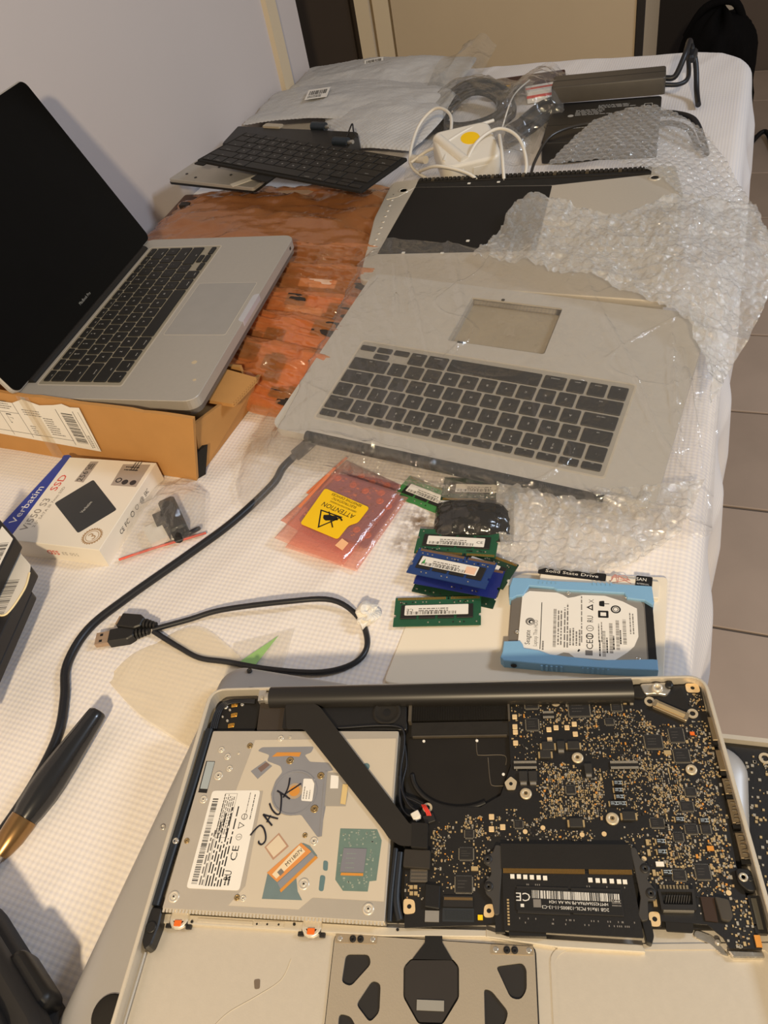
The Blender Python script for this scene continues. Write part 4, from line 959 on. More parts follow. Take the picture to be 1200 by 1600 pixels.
b = mb(); b.tube([(-1, -160, -8), (-4.4, -228, -8)], .8, 6, sub=0); b.build('wall_tape', M['alu_dull'], A)

# ------------------------------------------------------------------ the two pieces under it
covE = thing('stripped_laptop_base', 'stripped laptop base with black board edge, underneath the loose silver cover', 'laptop', (-.283, .224, .0), rad(7))
out = rq([(0, 10), (372, 10), (372, -235), (0, -235)], 12, 5)
b = mb(); b.prism(out, 0, 8, 0, 0); b.plate(out, [inset(out, 3)], 8, 17.6, 0); b.build('chassis', M['alu'], covE)
b = mb(); b.prism(inset(out, 3.4), 8, 12.6); brd = b.build('logic_board', M['pcb'], covE)
b = mb(); R = random.Random(9)
for k in range(240):
    x, y = R.uniform(346, 366), R.uniform(-160, 2)
    w = R.uniform(.6, 1.7); b.box(x - w / 2, x + w / 2, y - w / 2, y + w / 2, 12.6, 13.1, R.choice((0, 1)))
tag(b.build('surface_parts', [M['pad'], M['tin']], brd), kind='stuff')
for k, y in enumerate((-34, -62, -88, -112)):
    b = mb(); b.prism([(362.6, y), (368.4, y), (368.4, y - 15), (362.6, y - 15)], 10, 15, 0, .3); b.build('port_shell', MATS['port_tan'], brd)
b = mb(); b.plate(circ(357, -1, 3.6, 18), [circ(357, -1, 2, 18)], 12.6, 13.2); b.build('mounting_ring', MATS['washer_cream'], brd)
b = mb(); b.prism([(368.0, -88), (371.6, -88), (371.6, -170), (368, -170)], 12, 17.6); b.build('edge_gasket', M['black'], covE)

cov = thing('loose_bottom_cover', 'loose silver laptop bottom cover with black rubber feet, under the opened laptop', 'laptop cover', (-.2955, .2425, .0186), rad(3.4))
CO = rr(357, 252, 17, 8, 178.5, -124)
prof = [(0, 0), (.5, 1.4), (2, 2.9), (5, 4.3), (9, 5.1), (14, 5.6), (22, 5.8)]
b = mb(); rings = [[(x, y, z) for x, y in rr(357 - 2 * d, 252 - 2 * d, max(17 - d * .5, 4), 8, 178.5, -124)] for d, z in prof]
n = len(rings[0]); allv = [q for r_ in rings for q in r_]
b.add(allv, [(k * n + i, k * n + (i + 1) % n, (k + 1) * n + (i + 1) % n, (k + 1) * n + i) for k in range(len(rings) - 1) for i in range(n)], 0, True)
b.add(rings[-1], [tuple(range(n))], 0); b.prism(inset(CO, 1), .2, .9, 0)
b.build('shell', M['cover'], cov)
for (x, y) in ((30.5, -224), (326, -224), (30.5, -26), (326, -26)):
    b = mb(); b.lathe(x, y, [(10.4, 5.6), (10.2, 6.6), (9.2, 7.2), (5, 7.4), (.2, 7.5)], 28); b.build('rubber_foot', mat('foot_rubber', (38, 36, 35), .8, 0, .3, .1, 60), cov)
for (x, y) in ((21, -2.6), (10.6, -122.6)):
    b = mb(); b.lathe(x, y, [(2.0, 4.6), (1.9, 5.9), (1.1, 6.0), (.8, 5.4), (.1, 5.4)], 14); b.build('screw', M['steel'] if y < -50 else M['chip'], cov)

# ------------------------------------------------------------------ keyboards
KEYROWS = [
    [(1, 'fn'), (1, 'control'), (1, 'option'), (1.25, 'command'), (5, ''), (1.25, 'command'), (1, 'option')],
    [(2.25, 'shift')] + [(1, c) for c in 'ZXCVBNM,./'] + [(2.25, 'shift')],
    [(1.75, 'caps lock')] + [(1, c) for c in "ASDFGHJKL;'"] + [(1.75, 'return')],
    [(1.5, 'tab')] + [(1, c) for c in 'QWERTYUIOP[]\\'],
    [(1, c) for c in '`1234567890-='] + [(1.5, 'delete')],
    [(14.5 / 14, c) for c in ['esc'] + ['F%d' % k for k in range(1, 13)] + ['^']]]
KM = {}


def key_mesh(w, h, m, t=1.3):
    k = (round(w, 1), round(h, 1), m.name)
    if k not in KM:
        b = mb(); b.prism(rr(w, h, 1.1, 2), 0, t, 0, .35); KM[k] = b.mesh('key', m)
    return KM[k]


def keyboard(parent, mt, w, d, z, legend=True, km=None, gap=2.6, leg=.55, skip=()):
    """Keys as objects; mt maps keyboard millimetres (fn corner at 0, 0) to the parent's."""
    u = w / 14.5; p = d / 5.55; km = km or M['key']; q = mt.to_euler().z
    L = mb(); L.x = MM @ mt

    def one(x, y, kw, kh, s):
        o = bpy.data.objects.new('key', key_mesh(kw - gap, kh - gap * .92, km)); link(o, parent)
        c = mt @ Vector((x + kw / 2, y + kh / 2, z)); o.location = c * .001; o.rotation_euler = (0, 0, q)
        if legend and s:
            if len(s) == 1: L.text(s, x + kw / 2, y + kh / 2, z + 1.34, 2.5 if kh > 12 else 1.6)
            else: L.text(s, x + kw * .5, y + kh * .26, z + 1.34, 1.5)
            if s in '1234567890-=;\',./[]': L.text({'1': '!', '2': '@', '3': '#', '4': '$', '5': '%', '6': '^', '7': '&', '8': '*', '9': '(', '0': ')', '-': '_', '=': '+', ';': ':', "'": '"', ',': '<', '.': '>', '/': '?', '[': '{', ']': '}'}[s], x + kw / 2, y + kh * .72, z + 1.34, 1.7)
    for r_, row in enumerate(KEYROWS):
        x = 0; h = p if r_ < 5 else p * leg; y = r_ * p
        for k, (kw, s) in enumerate(row):
            if (r_, k) not in skip: one(x * u, y, kw * u, h, s)
            x += kw
        if r_ == 0:
            one(11.5 * u, 0, u, p * .5, ''); one(12.5 * u, 0, u, p * .5, ''); one(12.5 * u, p * .5, u, p * .5, ''); one(13.5 * u, 0, u, p * .5, '')
    if legend: tag(L.build('key_legends', M['legend'], parent), kind='stuff')


# ------------------------------------------------------------------ open laptop by the wall
lap = thing('open_laptop', 'open silver laptop with black screen, one end resting in the cardboard box', 'laptop', (-.4303, .4705, .077), rot=(rad(1.41), rad(.51), rad(97.2)))
DL = 202
so = rr(325, DL, 13, 6, 162.5, DL / 2)
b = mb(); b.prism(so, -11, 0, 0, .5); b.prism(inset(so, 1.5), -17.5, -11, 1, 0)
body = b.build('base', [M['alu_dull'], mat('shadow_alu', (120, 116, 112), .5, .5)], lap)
b = mb(); b.plate(rr(284, 98, 3, 3, 162.5, 136.5), [rr(281, 95, 2, 3, 162.5, 136.5)], -.2, .12, 0); b.prism(rr(281, 95, 2, 3, 162.5, 136.5), -.2, .05, 1); b.build('keyboard_well', [M['alu'], mat('well_alu', (168, 160, 142), .5, .4)], lap)
keyboard(lap, Matrix.Translation((25.5, 91.5, 0)), 274, 90, .05, True, mat('worn_key', (28, 27, 25), .55, 0, .45, .15, 120), 2.4, skip=())
b = mb(); b.plate(rr(105, 72, 3, 4, 162.5, 46.5), [rr(104, 71, 2.6, 4, 162.5, 46.5)], -.1, .12, 1); b.prism(rr(104, 71, 2.6, 4, 162.5, 46.5), -.1, .1, 0); b.build('trackpad', [mat('trackpad_glass', (166, 163, 158), .3, .3), M['alu_lit']], lap)
b = mb(); b.prism(rq([(134, -.4), (191, -.4), (188, 6.4), (137, 6.4)], 3), -6, .14, 0); b.build('thumb_notch', mat('notch', (190, 190, 196), .3, .2), lap)
for (x, y) in ((20, 18), (305, 18), (20, DL - 20), (305, DL - 20)):
    b = mb(); b.cyl(x, y, -19, -17.4, 8, 18); b.build('rubber_foot', M['blackm'], lap)
b = mb(); b.box(300, 304, -.4, 0, -7, -4); b.build('infrared_window', M['black'], lap)
for (x, y, r) in ((62, 26, 3.0), (33, 14, 2.0)):
    b = mb(); b.prism(circ(x, y, r, 9), 0, .05); b.build('stain', mat('stain_tan', (192, 176, 148), .7), lap)
# lid
th = rad(66); LL = 212
lid = MB(); lid.x = MM @ Matrix.Translation((0, DL - 9, 1.5)) @ Matrix.Rotation(th, 4, 'X')   # local: x along, y up the screen, z out of the screen to the front
b = lid; b.prism(rr(325, LL, 9, 5, 162.5, LL / 2 + 1), -6, -1.2, 0, 1.4); scr = b.build('lid', M['alu_dull'], lap)
g = MB(); g.x = lid.x; g.prism(rr(322, LL - 3, 8, 5, 162.5, LL / 2 + 1), -1.2, 0, 0, .2); g.build('bezel', mat('bezel_black', (7, 7, 7), .12, 0, .2, .1, 20), scr)
g = MB(); g.x = lid.x; g.prism(rr(286, LL - 42, 1, 1, 162.5, LL / 2 + 8), 0, .1); g.build('screen', mat('screen_black', (6, 6, 7), .1, 0, .2, .3, 30), scr)
g = MB(); g.x = lid.x; g.text('MacBook Pro', 162.5, 13.5, .12, 3.2, 0, 0); g.build('lettering', mat('bezel_print', (150, 148, 142), .5), scr)
b = mb(); b.tube([(24, DL - 9, -1), (301, DL - 9, -1)], 5.2, 14, sub=0); b.build('hinge', M['black'], lap)

# ------------------------------------------------------------------ cardboard box
t = thing('cardboard_box', 'brown cardboard shipping box with torn white address label, at the wall side', 'box', (-.442, .443, 0))
EDGE = mat('card_edge', (150, 108, 66), .9, 0, .1, .3, 300)
P = [(-.30, -.004), (-.002, -.002)]
b = MB(); n = 30
xs = np.linspace(-.32, 0, n); rnd = random.Random(4)
top = [.0855 - .0035 * (k / n) + rnd.uniform(-.0008, .0008) for k in range(n)]
v = []
for k, x in enumerate(xs):
    lean = .028 * max(0, (x + .02) / .02) if x > -.02 else 0
    yb = .009 - .011 * ((x + .32) / .32)
    for (z, dx) in ((0, 0), (top[k], .028 * (k / (n - 1)) ** 4)):
        v.append((x + dx, yb, z)); v.append((x + dx, yb + .004, z))
f = []
for k in range(n - 1):
    a = k * 4; c = a + 4
    f += [(a, c, c + 2, a + 2), (a + 3, c + 3, c + 1, a + 1), (a + 2, c + 2, c + 3, a + 3), (a + 1, c + 1, c, a)]
f += [(0, 2, 3, 1), (4 * n - 4, 4 * n - 3, 4 * n - 1, 4 * n - 2)]
b.add(v, f, 0); b.build('near_wall', [M['card']], t)
b = MB(); b.box(-.318, 0, .018, .128, .0005, .004); b.build('floor', M['cardin'], t)
b = MB(); b.box(-.318, -.314, .018, .128, .004, .056); b.build('wall_side_panel', M['card'], t)
b = MB(); b.box(-.318, 0, .124, .128, .004, .045); b.build('far_wall', M['card'], t)
b = MB(); b.add([(0, .010, 0), (.004, .108, 0), (.020, .128, .034), (.012, .014, .060), (-.004, .010, 0), (0, .108, 0), (.016, .128, .034), (.008, .014, .060)], [(0, 1, 2, 3), (7, 6, 5, 4), (3, 2, 6, 7), (0, 3, 7, 4), (1, 0, 4, 5), (2, 1, 5, 6)], 0); b.build('side_panel', M['card'], t)
b = MB(); b.x = Matrix.Translation((.0, .066, .049)) @ Matrix.Rotation(rad(4), 4, 'Y'); b.prism(rq([(-.05, -.006), (.028, -.008), (.034, .036), (-.05, .05)], .003), 0, .004, 0)
for k in range(12): b.tube([(.028 + k * .0005, -.007 + k * .0036, .002), (.0275 + k * .0005, -.0052 + k * .0036, .004), (.0282 + k * .0005, -.0034 + k * .0036, .002)], .0006, 5, 1, 0)
b.build('flap', [M['card'], EDGE], t)
b = MB(); b.add([(.0, .001, .0), (.005, .008, .0), (.012, .02, .03), (.006, .004, .03), (-.006, .012, 0), (-.003, .014, .03)], [(0, 1, 2, 3), (3, 2, 5), (0, 3, 5, 4)], 0); b.build('torn_corner_shade', M['blackm'], t)  # black faces paint in the dark gap at the torn, open corner
lb = MB(); lb.x = Matrix.Translation((-.235, .0052, .043)) @ Matrix.Rotation(rad(-2.2), 4, 'Z') @ Matrix.Rotation(rad(90), 4, 'X') @ Matrix.Scale(.001, 4)
LP = [(-82, -20), (-40, -22), (90 + 41, -23.5)]
tear = [(131, 36), (119, 35), (110, 38), (98, 35), (78, 32), (58, 37), (40, 30), (10, 30), (0, 36), (-30, 37), (-82, 37)]
lb.prism([(-82, -14), (-20, -18), (128, -21)] + tear, 0, .35); lab = lb.build('address_label', M['white'], t)
b = MB(); b.x = lb.x
b.text('F', 24, 8, .45, 13, 0, 0)
b.text('F', 24, 8, .55, 10.5, 0, 2, 5.6)
for x in (13, 40): b.box(x, x + .5, -16, 30, .4, .42, 0)
b.box(-60, 40, 16, 16.5, .4, .42, 0); b.box(-60, 97, -11.5, -11, .4, .42, 0); b.box(97, 97.6, -17, 30, .4, .42, 0); b.box(119, 119.6, -18, 30, .4, .42, 0); b.box(126, 126.4, -18, 30, .4, .42, 0)
b.lines(48, 22, 26, 3, 3, .42, rad(-90) + rad(90), 1, 6, .4, .5); b.lines(46, 0, 12, 5, 3, .42, 0, 1, 7, .4, .5); b.lines(72, 14, 18, 8, 3, .42, 0, 1, 8, .4, .6); b.lines(16, 30, 20, 4, 3, .42, 0, 1, 9, .4, .6)
b.bars(116.5, -13, 40, 14.5, .42, rad(90), 0, 34, 6); b.lines(121, -2, 3, 7, 2.4, .42, 0, 1, 5, .5, .8)
b.build('print', [M['ink'], M['grey_ink'], M['white']], lab)
b = MB(); b.x = lb.x
for x in (56, 62): b.prism([(x - 4, -40), (x + 7, -40), (x + 7, 41), (x - 4, 41)], .5, .56)
b.build('clear_tape', film_mat('packing_tape', (254, 252, 248), .0, .1, (250, 240, 220), .1, 200, 1.45, .1), t)

# ------------------------------------------------------------------ far laptop base (underside up) and the stripped keyboard case in its bag
D = thing('far_laptop_base', 'silver laptop base lying underside up with large black battery panel', 'laptop', (-.418, 1.004, .045), rad(2.5))
do = rq([(-2, -8), (366, 12), (378, -70), (377, -300), (33, -262), (4, -110)], 10, 5)
b = mb(); b.prism(do, -7, 0, 0, 1.4, None, True); b.prism(inset(do, 9), -20, -7, 0, 0); b.build('case', M['alu'], D)
b = mb(); b.prism(rq([(36.5, -26), (220.2, -34.4), (226.8, -198), (37.6, -203)], 2), 0, .35); b.build('battery_panel', mat('panel_black', (24, 22, 21), .65, 0, .3, .15, 30), D)
b = mb(); b.prism([(35, -.6), (338, 8), (338.4, -12), (220, -33), (36.4, -25)], -.2, .2, 0); b.build('vent_bed', M['dusty'], D)
b = mb()
for k in range(52):
    x = 37 + k * 5.8; y = -1.2 + (x - 35) * .028
    b.box(x, x + 4.2, y - 8.6, y, .2, 2.0, k % 7 == 3)
b.box(36, 337, -12.5, -10.5, .2, 1.2, 0); b.build('vent_fins', [mat('vent_black', (36, 33, 29), .6, 0, .4, .2, 80), mat('vent_tan', (92, 82, 66), .5, .3)], D)['kind'] = 'stuff'
for (x, y) in ((22.5, -34.5), (343, -22)):
    b = mb(); b.lathe(x, y, [(8, .1), (7.6, .9), (5.4, 1.0), (5, .4)], 20, 0); b.cyl(x, y, .4, .5, 4.6, 16, 1); b.build('screw_boss', [M['alu_lit'], M['black']], D)
b = mb(); b.prism(rq([(2, -8), (34, -2), (36, -26), (20, -52), (4, -60)], 5), .0, .5); b.build('corner_cap', M['alu_lit'], D)
b = mb(); b.prism(rq([(338, 5), (366, 9.6), (367, -20), (338, -20)], 4), 0, .5); b.build('corner_cap', M['alu_lit'], D)
for (x, y) in ((109.5, -20), (148.7, -19), (142.5, -174), (70, -201), (118, -202.5)):
    b = mb(); b.prism(rr(4, 4, .5, 1, x, y), .35, .8); b.build('white_clip', M['gloss_white'], D)
for k in range(11):
    b = mb(); x, y = 12 + k * 1.6, -46 - k * 15; b.lathe(x, y, [(2.2, 0), (2, .6), (1, .5)], 8); b.build('rivet', M['alu_lit'], D)

Cc = thing('keyboard_case', 'silver laptop keyboard case with black keys and empty trackpad hole, inside clear bag', 'laptop', (-.335, .5212, .031), rot=(rad(5.59), rad(2.6), rad(-5.31)))
co = rr(364, 249, 13, 6, 142, 96.5)
tph = rq([(85, 130.5), (186, 132), (184, 203), (86, 201.8)], 3)
b = mb(); b.plate(co, [tph], -2.0, 0, 0); b.plate(co, [inset(co, 2)], -9, -2, 0); b.build('case', mat('case_silver', (206, 202, 194), .42, .35, .5, .03, 80), Cc)
b = mb(); b.prism(rq([(88, 133), (184, 134.5), (182, 201), (88, 200)], 2), -8.5, -8.0, 0); b.build('hole_floor', mat('hole_tan', (170, 158, 136), .5, .2, .5, .12, 30), Cc)
b = mb(); b.box(84, 88, 131, 201, -8, -2.2, 0); b.box(96, 103, 129.4, 131.8, -1.8, .4, 1); b.cyl(120, 204, 0, .3, 2, 10, 1); b.build('hole_bracket', [M['alu_dull'], M['chip']], Cc)
b = mb(); b.plate(rr(283, 118, 3, 3, 138.6, 52.6), [rr(279, 114, 2.4, 3, 138.6, 52.6)], -.1, .2, 0); b.prism(rr(279, 114, 2.4, 3, 138.6, 52.6), -.1, .08, 1); b.build('keyboard_well', [M['alu_lit'], mat('case_well', (178, 172, 160), .5, .3)], Cc)
keyboard(Cc, Matrix.Translation((275.6, 104.8, 0)) @ Matrix.Rotation(PI, 4, 'Z'), 276, 106, .05, True, mat('case_key', (20, 19, 19), .5, 0, .45, .12, 120), 2.9)
b = mb(); b.tube([(0, -27, -4), (284, -27, -4)], 6, 12, sub=0); b.build('hinge_slot', mat('hinge_slot', (52, 54, 58), .35, .3), Cc)

# clear bag round it
kz = lambda x, y: .031 + (x + .335) * math.sin(rad(-2.6)) + (y - .5212) * math.tan(rad(5.59))
bagT = thing('clear_plastic_bag', 'crinkled clear plastic bag wrapped over the silver keyboard case', 'bag', (-.19, .62, .03))
V = coons([(-.402, .470, .006), (-.385, .480, .008), (-.30, .470, .008), (-.20, .455, .007), (-.10, .441, .005), (-.02, .436, .004), (.030, .447, .006)],
          [(-.362, .806, .050), (-.28, .80, .056), (-.18, .785, .057), (-.08, .762, .053), (-.008, .742, .046)],
          [(-.402, .470, .006), (-.412, .535, .006), (-.402, .60, .012), (-.385, .70, .032), (-.362, .806, .050)],
          [(.030, .447, .009), (.026, .55, .018), (.022, .66, .030), (-.008, .742, .046)], 300, 260)
pl = .031 + (V[..., 0] + .335) * math.sin(rad(-2.6)) + (V[..., 1] - .5212) * math.tan(rad(5.59))
inx = np.clip((V[..., 0] + .385) / .02, 0, 1) * np.clip((.012 - V[..., 0]) / .02, 0, 1) * np.clip((V[..., 1] - .480 + .09 * (V[..., 0] + .38)) / .012, 0, 1)
V[..., 2] = np.where(inx > .02, np.maximum(V[..., 2], pl * inx + V[..., 2] * (1 - inx) + .0045 * inx), V[..., 2])
x, y = V[..., 0], V[..., 1]
wr = .0022 * np.clip(ridge(x * 9 + y * 3, y * 4, 3), -.2, 1) + .0014 * np.clip(ridge(x * 16 + y * 10, y * 7 - x * 5, 8), .55, 1) ** 2 + .0009 * fbm(x * 60, y * 60, 5)
wr += .0055 * np.clip(1 - np.abs(vnoise(x * 40 + y * 20, y * 46, 31)) * 2.6, 0, 1) ** 2 * np.clip(1 - (y - .465 + .06 * (x + .38)) / .05, 0, 1)
wr += .0040 * np.clip(1 - np.abs(vnoise(x * 34 + 6 * y, y * 12, 41)) * 3.2, 0, 1) ** 2 * np.clip((x + .06) / .08, 0, 1)
wr += .0040 * np.clip(1 - np.abs(vnoise((x + y * .3) * 34, y * 9, 51)) * 3.2, 0, 1) ** 2 * np.clip((-.33 - x) / .05, 0, 1)
wr += .0036 * np.clip(1 - np.abs(vnoise(x * 7 + y * 3, y * 5 - x * 2, 77)) * 10, 0, 1) ** 2 + .0026 * np.clip(1 - np.abs(vnoise(x * 12 - y * 9, y * 11 + x * 4, 87)) * 12, 0, 1) ** 2
for (ax_, ay_, bx_, by_, w_, a_) in ((-.029, .712, -.003, .531, .0014, .0040), (-.013, .656, .026, .469, .0016, .0050), (-.328, .779, -.247, .609, .0016, .0035), (-.331, .756, -.299, .667, .0014, .0030), (-.056, .719, -.034, .726, .0018, .0040), (-.016, .72, -.004, .698, .002, .005),
                                        (-.330, .494, -.22, .480, .0020, .0040), (-.22, .480, -.139, .461, .0022, .0050), (-.25, .472, -.138, .451, .0020, .0045), (-.08, .470, -.021, .463, .0020, .0040), (-.405, .656, -.388, .78, .0018, .0045), (-.404, .53, -.404, .64, .0018, .0045)):
    ex, ey = bx_ - ax_, by_ - ay_
    tt = np.clip(((x - ax_) * ex + (y - ay_) * ey) / (ex * ex + ey * ey), 0, 1)
    ds = np.hypot(x - ax_ - tt * ex, y - ay_ - tt * ey) + .0012 * vnoise(x * 90, y * 90, 61)
    wr += a_ * np.exp(-(ds / w_) ** 2) * np.sin(PI * np.clip(tt, .06, .94)) ** .4
V = displace(V, np.clip(wr, 0, 1)); V -= np.array([-.19, .62, .03])
grid_obj('top_sheet', V, CLEAR, bagT)
V = coons([(-.396, .440, .002), (-.372, .412, .003), (-.345, .41, .004), (-.32, .452, .011), (-.25, .462, .013), (-.14, .440, .008)],
          [(-.402, .472, .008), (-.385, .488, .022), (-.30, .480, .027), (-.22, .466, .025), (-.13, .456, .020)],
          [(-.396, .440, .002), (-.402, .472, .008)], [(-.14, .440, .008), (-.13, .456, .020)], 150, 40)
x, y = V[..., 0], V[..., 1]
V = displace(V, .0026 * np.clip(ridge(x * 30, y * 26, 3), .3, 1) + .0010 * fbm(x * 70, y * 70, 2)); V -= np.array([-.19, .62, .03])
grid_obj('opening_flap', V, CLEAR, bagT)


def bubble_sheet(name, label, B, T, L, R_, nu, nv, seed, wav=.004, group=None, crush=0.0, pitch=.0105):
    t = thing(name, label, 'bubble wrap', tuple(np.mean([B[0], B[-1], T[0], T[-1]], 0)), group=group)
    V = coons(B, T, L, R_, nu, nv); x, y = V[..., 0].copy(), V[..., 1].copy()
    V = displace(V, wav * fbm(x * 14, y * 12, seed, 2) + wav * .5 * ridge(x * 25, y * 17, seed + 4) + crush * .0026 * np.clip(ridge(x * 60, y * 50, seed + 9), -.3, 1) + crush * .0014 * ridge(x * 130, y * 120, seed + 19))
    V = displace(V, bubbles(V, pitch, pitch * .45, .0034 * (1 - .5 * crush), seed))
    V -= np.array(t.location)
    grid_obj('bubble_sheet', V, BUB2 if crush else BUB, t)
    return t


bubble_sheet('bubble_wrap', 'sheet of large round bubble wrap draped over the black power adapters',
             [(-.212, 1.030, .052), (-.13, 1.03, .052), (-.05, .96, .048), (.052, .76, .012)], [(-.135, 1.203, .052), (-.088, 1.188, .056), (-.028, 1.112, .050), (.022, 1.0, .035), (.060, .90, .02)],
             [(-.212, 1.030, .052), (-.195, 1.09, .054), (-.170, 1.16, .054), (-.135, 1.203, .052)], [(.052, .76, .012), (.072, .83, .008), (.060, .90, .02)], 300, 190, 3, .0025, pitch=.0112)
bubble_sheet('bubble_wrap', 'crumpled bubble wrap over the corner of the far laptop base, beside the clear bag',
             [(-.25, .792, .056), (-.17, .748, .068), (-.08, .712, .064), (-.006, .668, .056), (.016, .585, .028)], [(-.238, .828, .055), (-.214, .902, .060), (-.165, .893, .064), (-.106, .868, .060), (-.04, .925, .056), (.040, .912, .044)],
             [(-.25, .792, .054), (-.238, .828, .055)], [(.016, .585, .026), (.045, .69, .030), (.062, .80, .034), (.040, .912, .044)], 300, 200, 8, .006, crush=1.0, pitch=.0085)
bubble_sheet('bubble_wrap', 'flattened bubble wrap poking out under the clear bag above the blue drive',
             [(-.124, .397, .004), (-.098, .389, .006), (-.036, .399, .008), (.006, .446, .008)], [(-.146, .474, .014), (-.06, .478, .016), (.02, .504, .012)],
             [(-.124, .397, .004), (-.139, .444, .008), (-.146, .474, .014)], [(.006, .446, .008), (.02, .504, .012)], 190, 100, 14, .002, crush=1.0, pitch=.0085)

# ------------------------------------------------------------------ orange antistatic bags with boards


def esd_bag(label, c, w, d, yaw, tilt, seed, h=.012, content='dark', film=ORNG, group='orange antistatic bags', name='antistatic_bag', roll=0.0, sticker=None):
    t = thing(name, label, 'bag', c, group=group, rot=(tilt, roll, yaw))
    cm = {'dark': mat('bag_board_dark', (92, 66, 52), .6, 0, .4, .35, 60), 'tan': mat('bag_board_tan', (196, 128, 88), .6, 0, .3, .2, 30)}[content]
    b = MB(); b.prism(rr(w * .9, d * .8, .004, 2), .001, h * .55, 0, .0008)
    R = random.Random(seed)
    for k in range(9):
        x, y = R.uniform(-w * .4, w * .4), R.uniform(-d * .33, d * .33); q = R.uniform(.006, .016)
        b.box(x - q, x + q, y - q * .6, y + q * .6, h * .55, h * .7, 1)
    b.build('circuit_board', [cm, mat('bag_part', (44, 38, 34), .5)], t)
    nu, nv = 90, 60
    u = np.linspace(-1, 1, nu)[None, :]; v = np.linspace(-1, 1, nv)[:, None]
    x = u * w / 2 * (1 + .02 * vnoise(v * 3 + 0 * u, u * 2 + seed, seed)); y = v * d / 2 * (1 + .04 * vnoise(u * 3 + 0 * v, v + seed, seed + 1))
    puff = np.sqrt(np.clip(1 - u ** 4, 0, 1)) * np.sqrt(np.clip(1 - v ** 4, 0, 1))
    z = .0012 + h * .8 * puff + puff * (.0055 * np.clip(ridge(u * 2.2 + seed, v * 4.5 + u * 1.2, seed), -.3, 1) + .0024 * fbm(u * 8, v * 12 + seed, seed + 3))
    V = np.stack([x + 0 * v, y + 0 * u, z], -1)
    grid_obj('bag_film', V, film, t)
    if sticker:
        b = MB(); b.prism(rr(sticker[2], sticker[3], .001, 1, sticker[0], sticker[1]), h * .70, h * .72); b.build('sticker', mat('bag_sticker', (206, 176, 156), .5), t)
    return t


esd_bag('large orange antistatic bag crumpled beneath the loose black keyboard and metal plate', (-.575, .908, .004), .41, .235, rad(2), rad(2), 3, .046, sticker=(.03, .075, .09, .012))
for k, (cx, y, w, lab, ct) in enumerate(((-.475, .800, .25, 'orange antistatic bag just below the large crumpled one, dark board inside', 'dark'), (-.465, .745, .24, 'second orange antistatic bag down from the large crumpled one, brown board inside', 'dark'),
                                         (-.46, .690, .23, 'middle orange antistatic bag beside the thumb notch of the open laptop', 'tan'), (-.455, .640, .22, 'orange antistatic bag second from the cardboard flap', 'tan'), (-.45, .590, .20, 'bright orange antistatic bag touching the cardboard flap of the box', 'tan'))):
    esd_bag(lab, (cx, y, .019 + .002 * (k % 2)), w, .086, rad(-2 - 2 * k), rad(23), 20 + k, .019, ct, sticker=(.035, .01, .05, .012) if k in (1, 2) else None)

# metal plate, loose keyboard, black hinge case
t = thing('metal_drive_plate', 'thin silver metal plate with black edge under the loose black keyboard', 'metal plate', (-.769, .978, .057), rad(-12))
b = MB(); b.prism(rr(.166, .075, .003, 2, .083, .0375), .003, .0075, 0, .0006); b.build('plate', M['alu_dull'], t)
b = MB(); b.prism(rr(.168, .077, .004, 2, .083, .0375), 0, .003); b.build('tray', M['black'], t)
for (x, y) in ((.02, .02), (.06, .05), (.10, .03), (.14, .055), (.045, .012)):
    b = MB(); b.cyl(x, y, .0075, .0082, .0022, 8); b.build('screw', M['chip'], t)
b = MB(); b.x = Matrix.Translation((.138, .018, .0076)) @ Matrix.Rotation(rad(58), 4, 'Z'); b.box(-.022, .022, -.006, .006, 0, .0006); b.build('white_tape', M['white'], t)
hb = thing('hinge_case', 'black plastic laptop casing with hinge stubs, behind the loose black keyboard', 'laptop part', (-.770, 1.205, .045), rad(-11))
b = MB(); b.prism(rq([(0, 0), (.245, .0), (.262, -.07), (.02, -.07)], .006), -.03, .008, 0, .002); b.build('casing', M['black'], hb)
b = MB(); b.prism(rr(.036, .012, .002, 2, .075, .002), .008, .011); b.build('pale_tab', mat('tab_tan', (178, 166, 146), .5), hb)
for x, y in ((.165, .006), (.240, -.044)):
    b = MB(); b.tube([(x - .012, y, .010), (x + .014, y, .010)], .007, 12, 0, 0); b.tube([(x + .014, y, .010), (x + .024, y - .002, .012)], .003, 8, 1, 0); b.build('hinge_stub', [mat('hinge_blue', (52, 60, 68), .3, .5), M['steel']], hb)
b = MB(); b.tube([(.236, -.02, .008), (.244, -.012, .024), (.25, -.02, .016), (.262, -.03, .012)], .0012, 6); b.build('wire', M['rubber'], hb)
kb = thing('loose_keyboard', 'loose black laptop keyboard lying crooked on the orange bag', 'keyboard', (-.702, .9735, .094), rot=(rad(-1.7), rad(2.5), rad(-15.4)))
b = mb(); b.prism(rr(296, 108, 4, 3, 146, 51), -3.5, -.5, 0, .6); b.build('backplate', M['blackm'], kb)
b = mb(); b.prism(rr(18, 10, 1, 2, 10, -6), -3, -1.4); b.prism(rr(30, 30, 2, 2, 132, -4), -4.5, -3.4); b.build('ribbon_tail', M['blackm'], kb)
keyboard(kb, Matrix.Translation((4, 2, 0)), 284, 98, -.4, True, mat('loose_key', (32, 30, 28), .5, 0, .45, .15, 120), 1.9, leg=.72)

# padded mailers by the wall


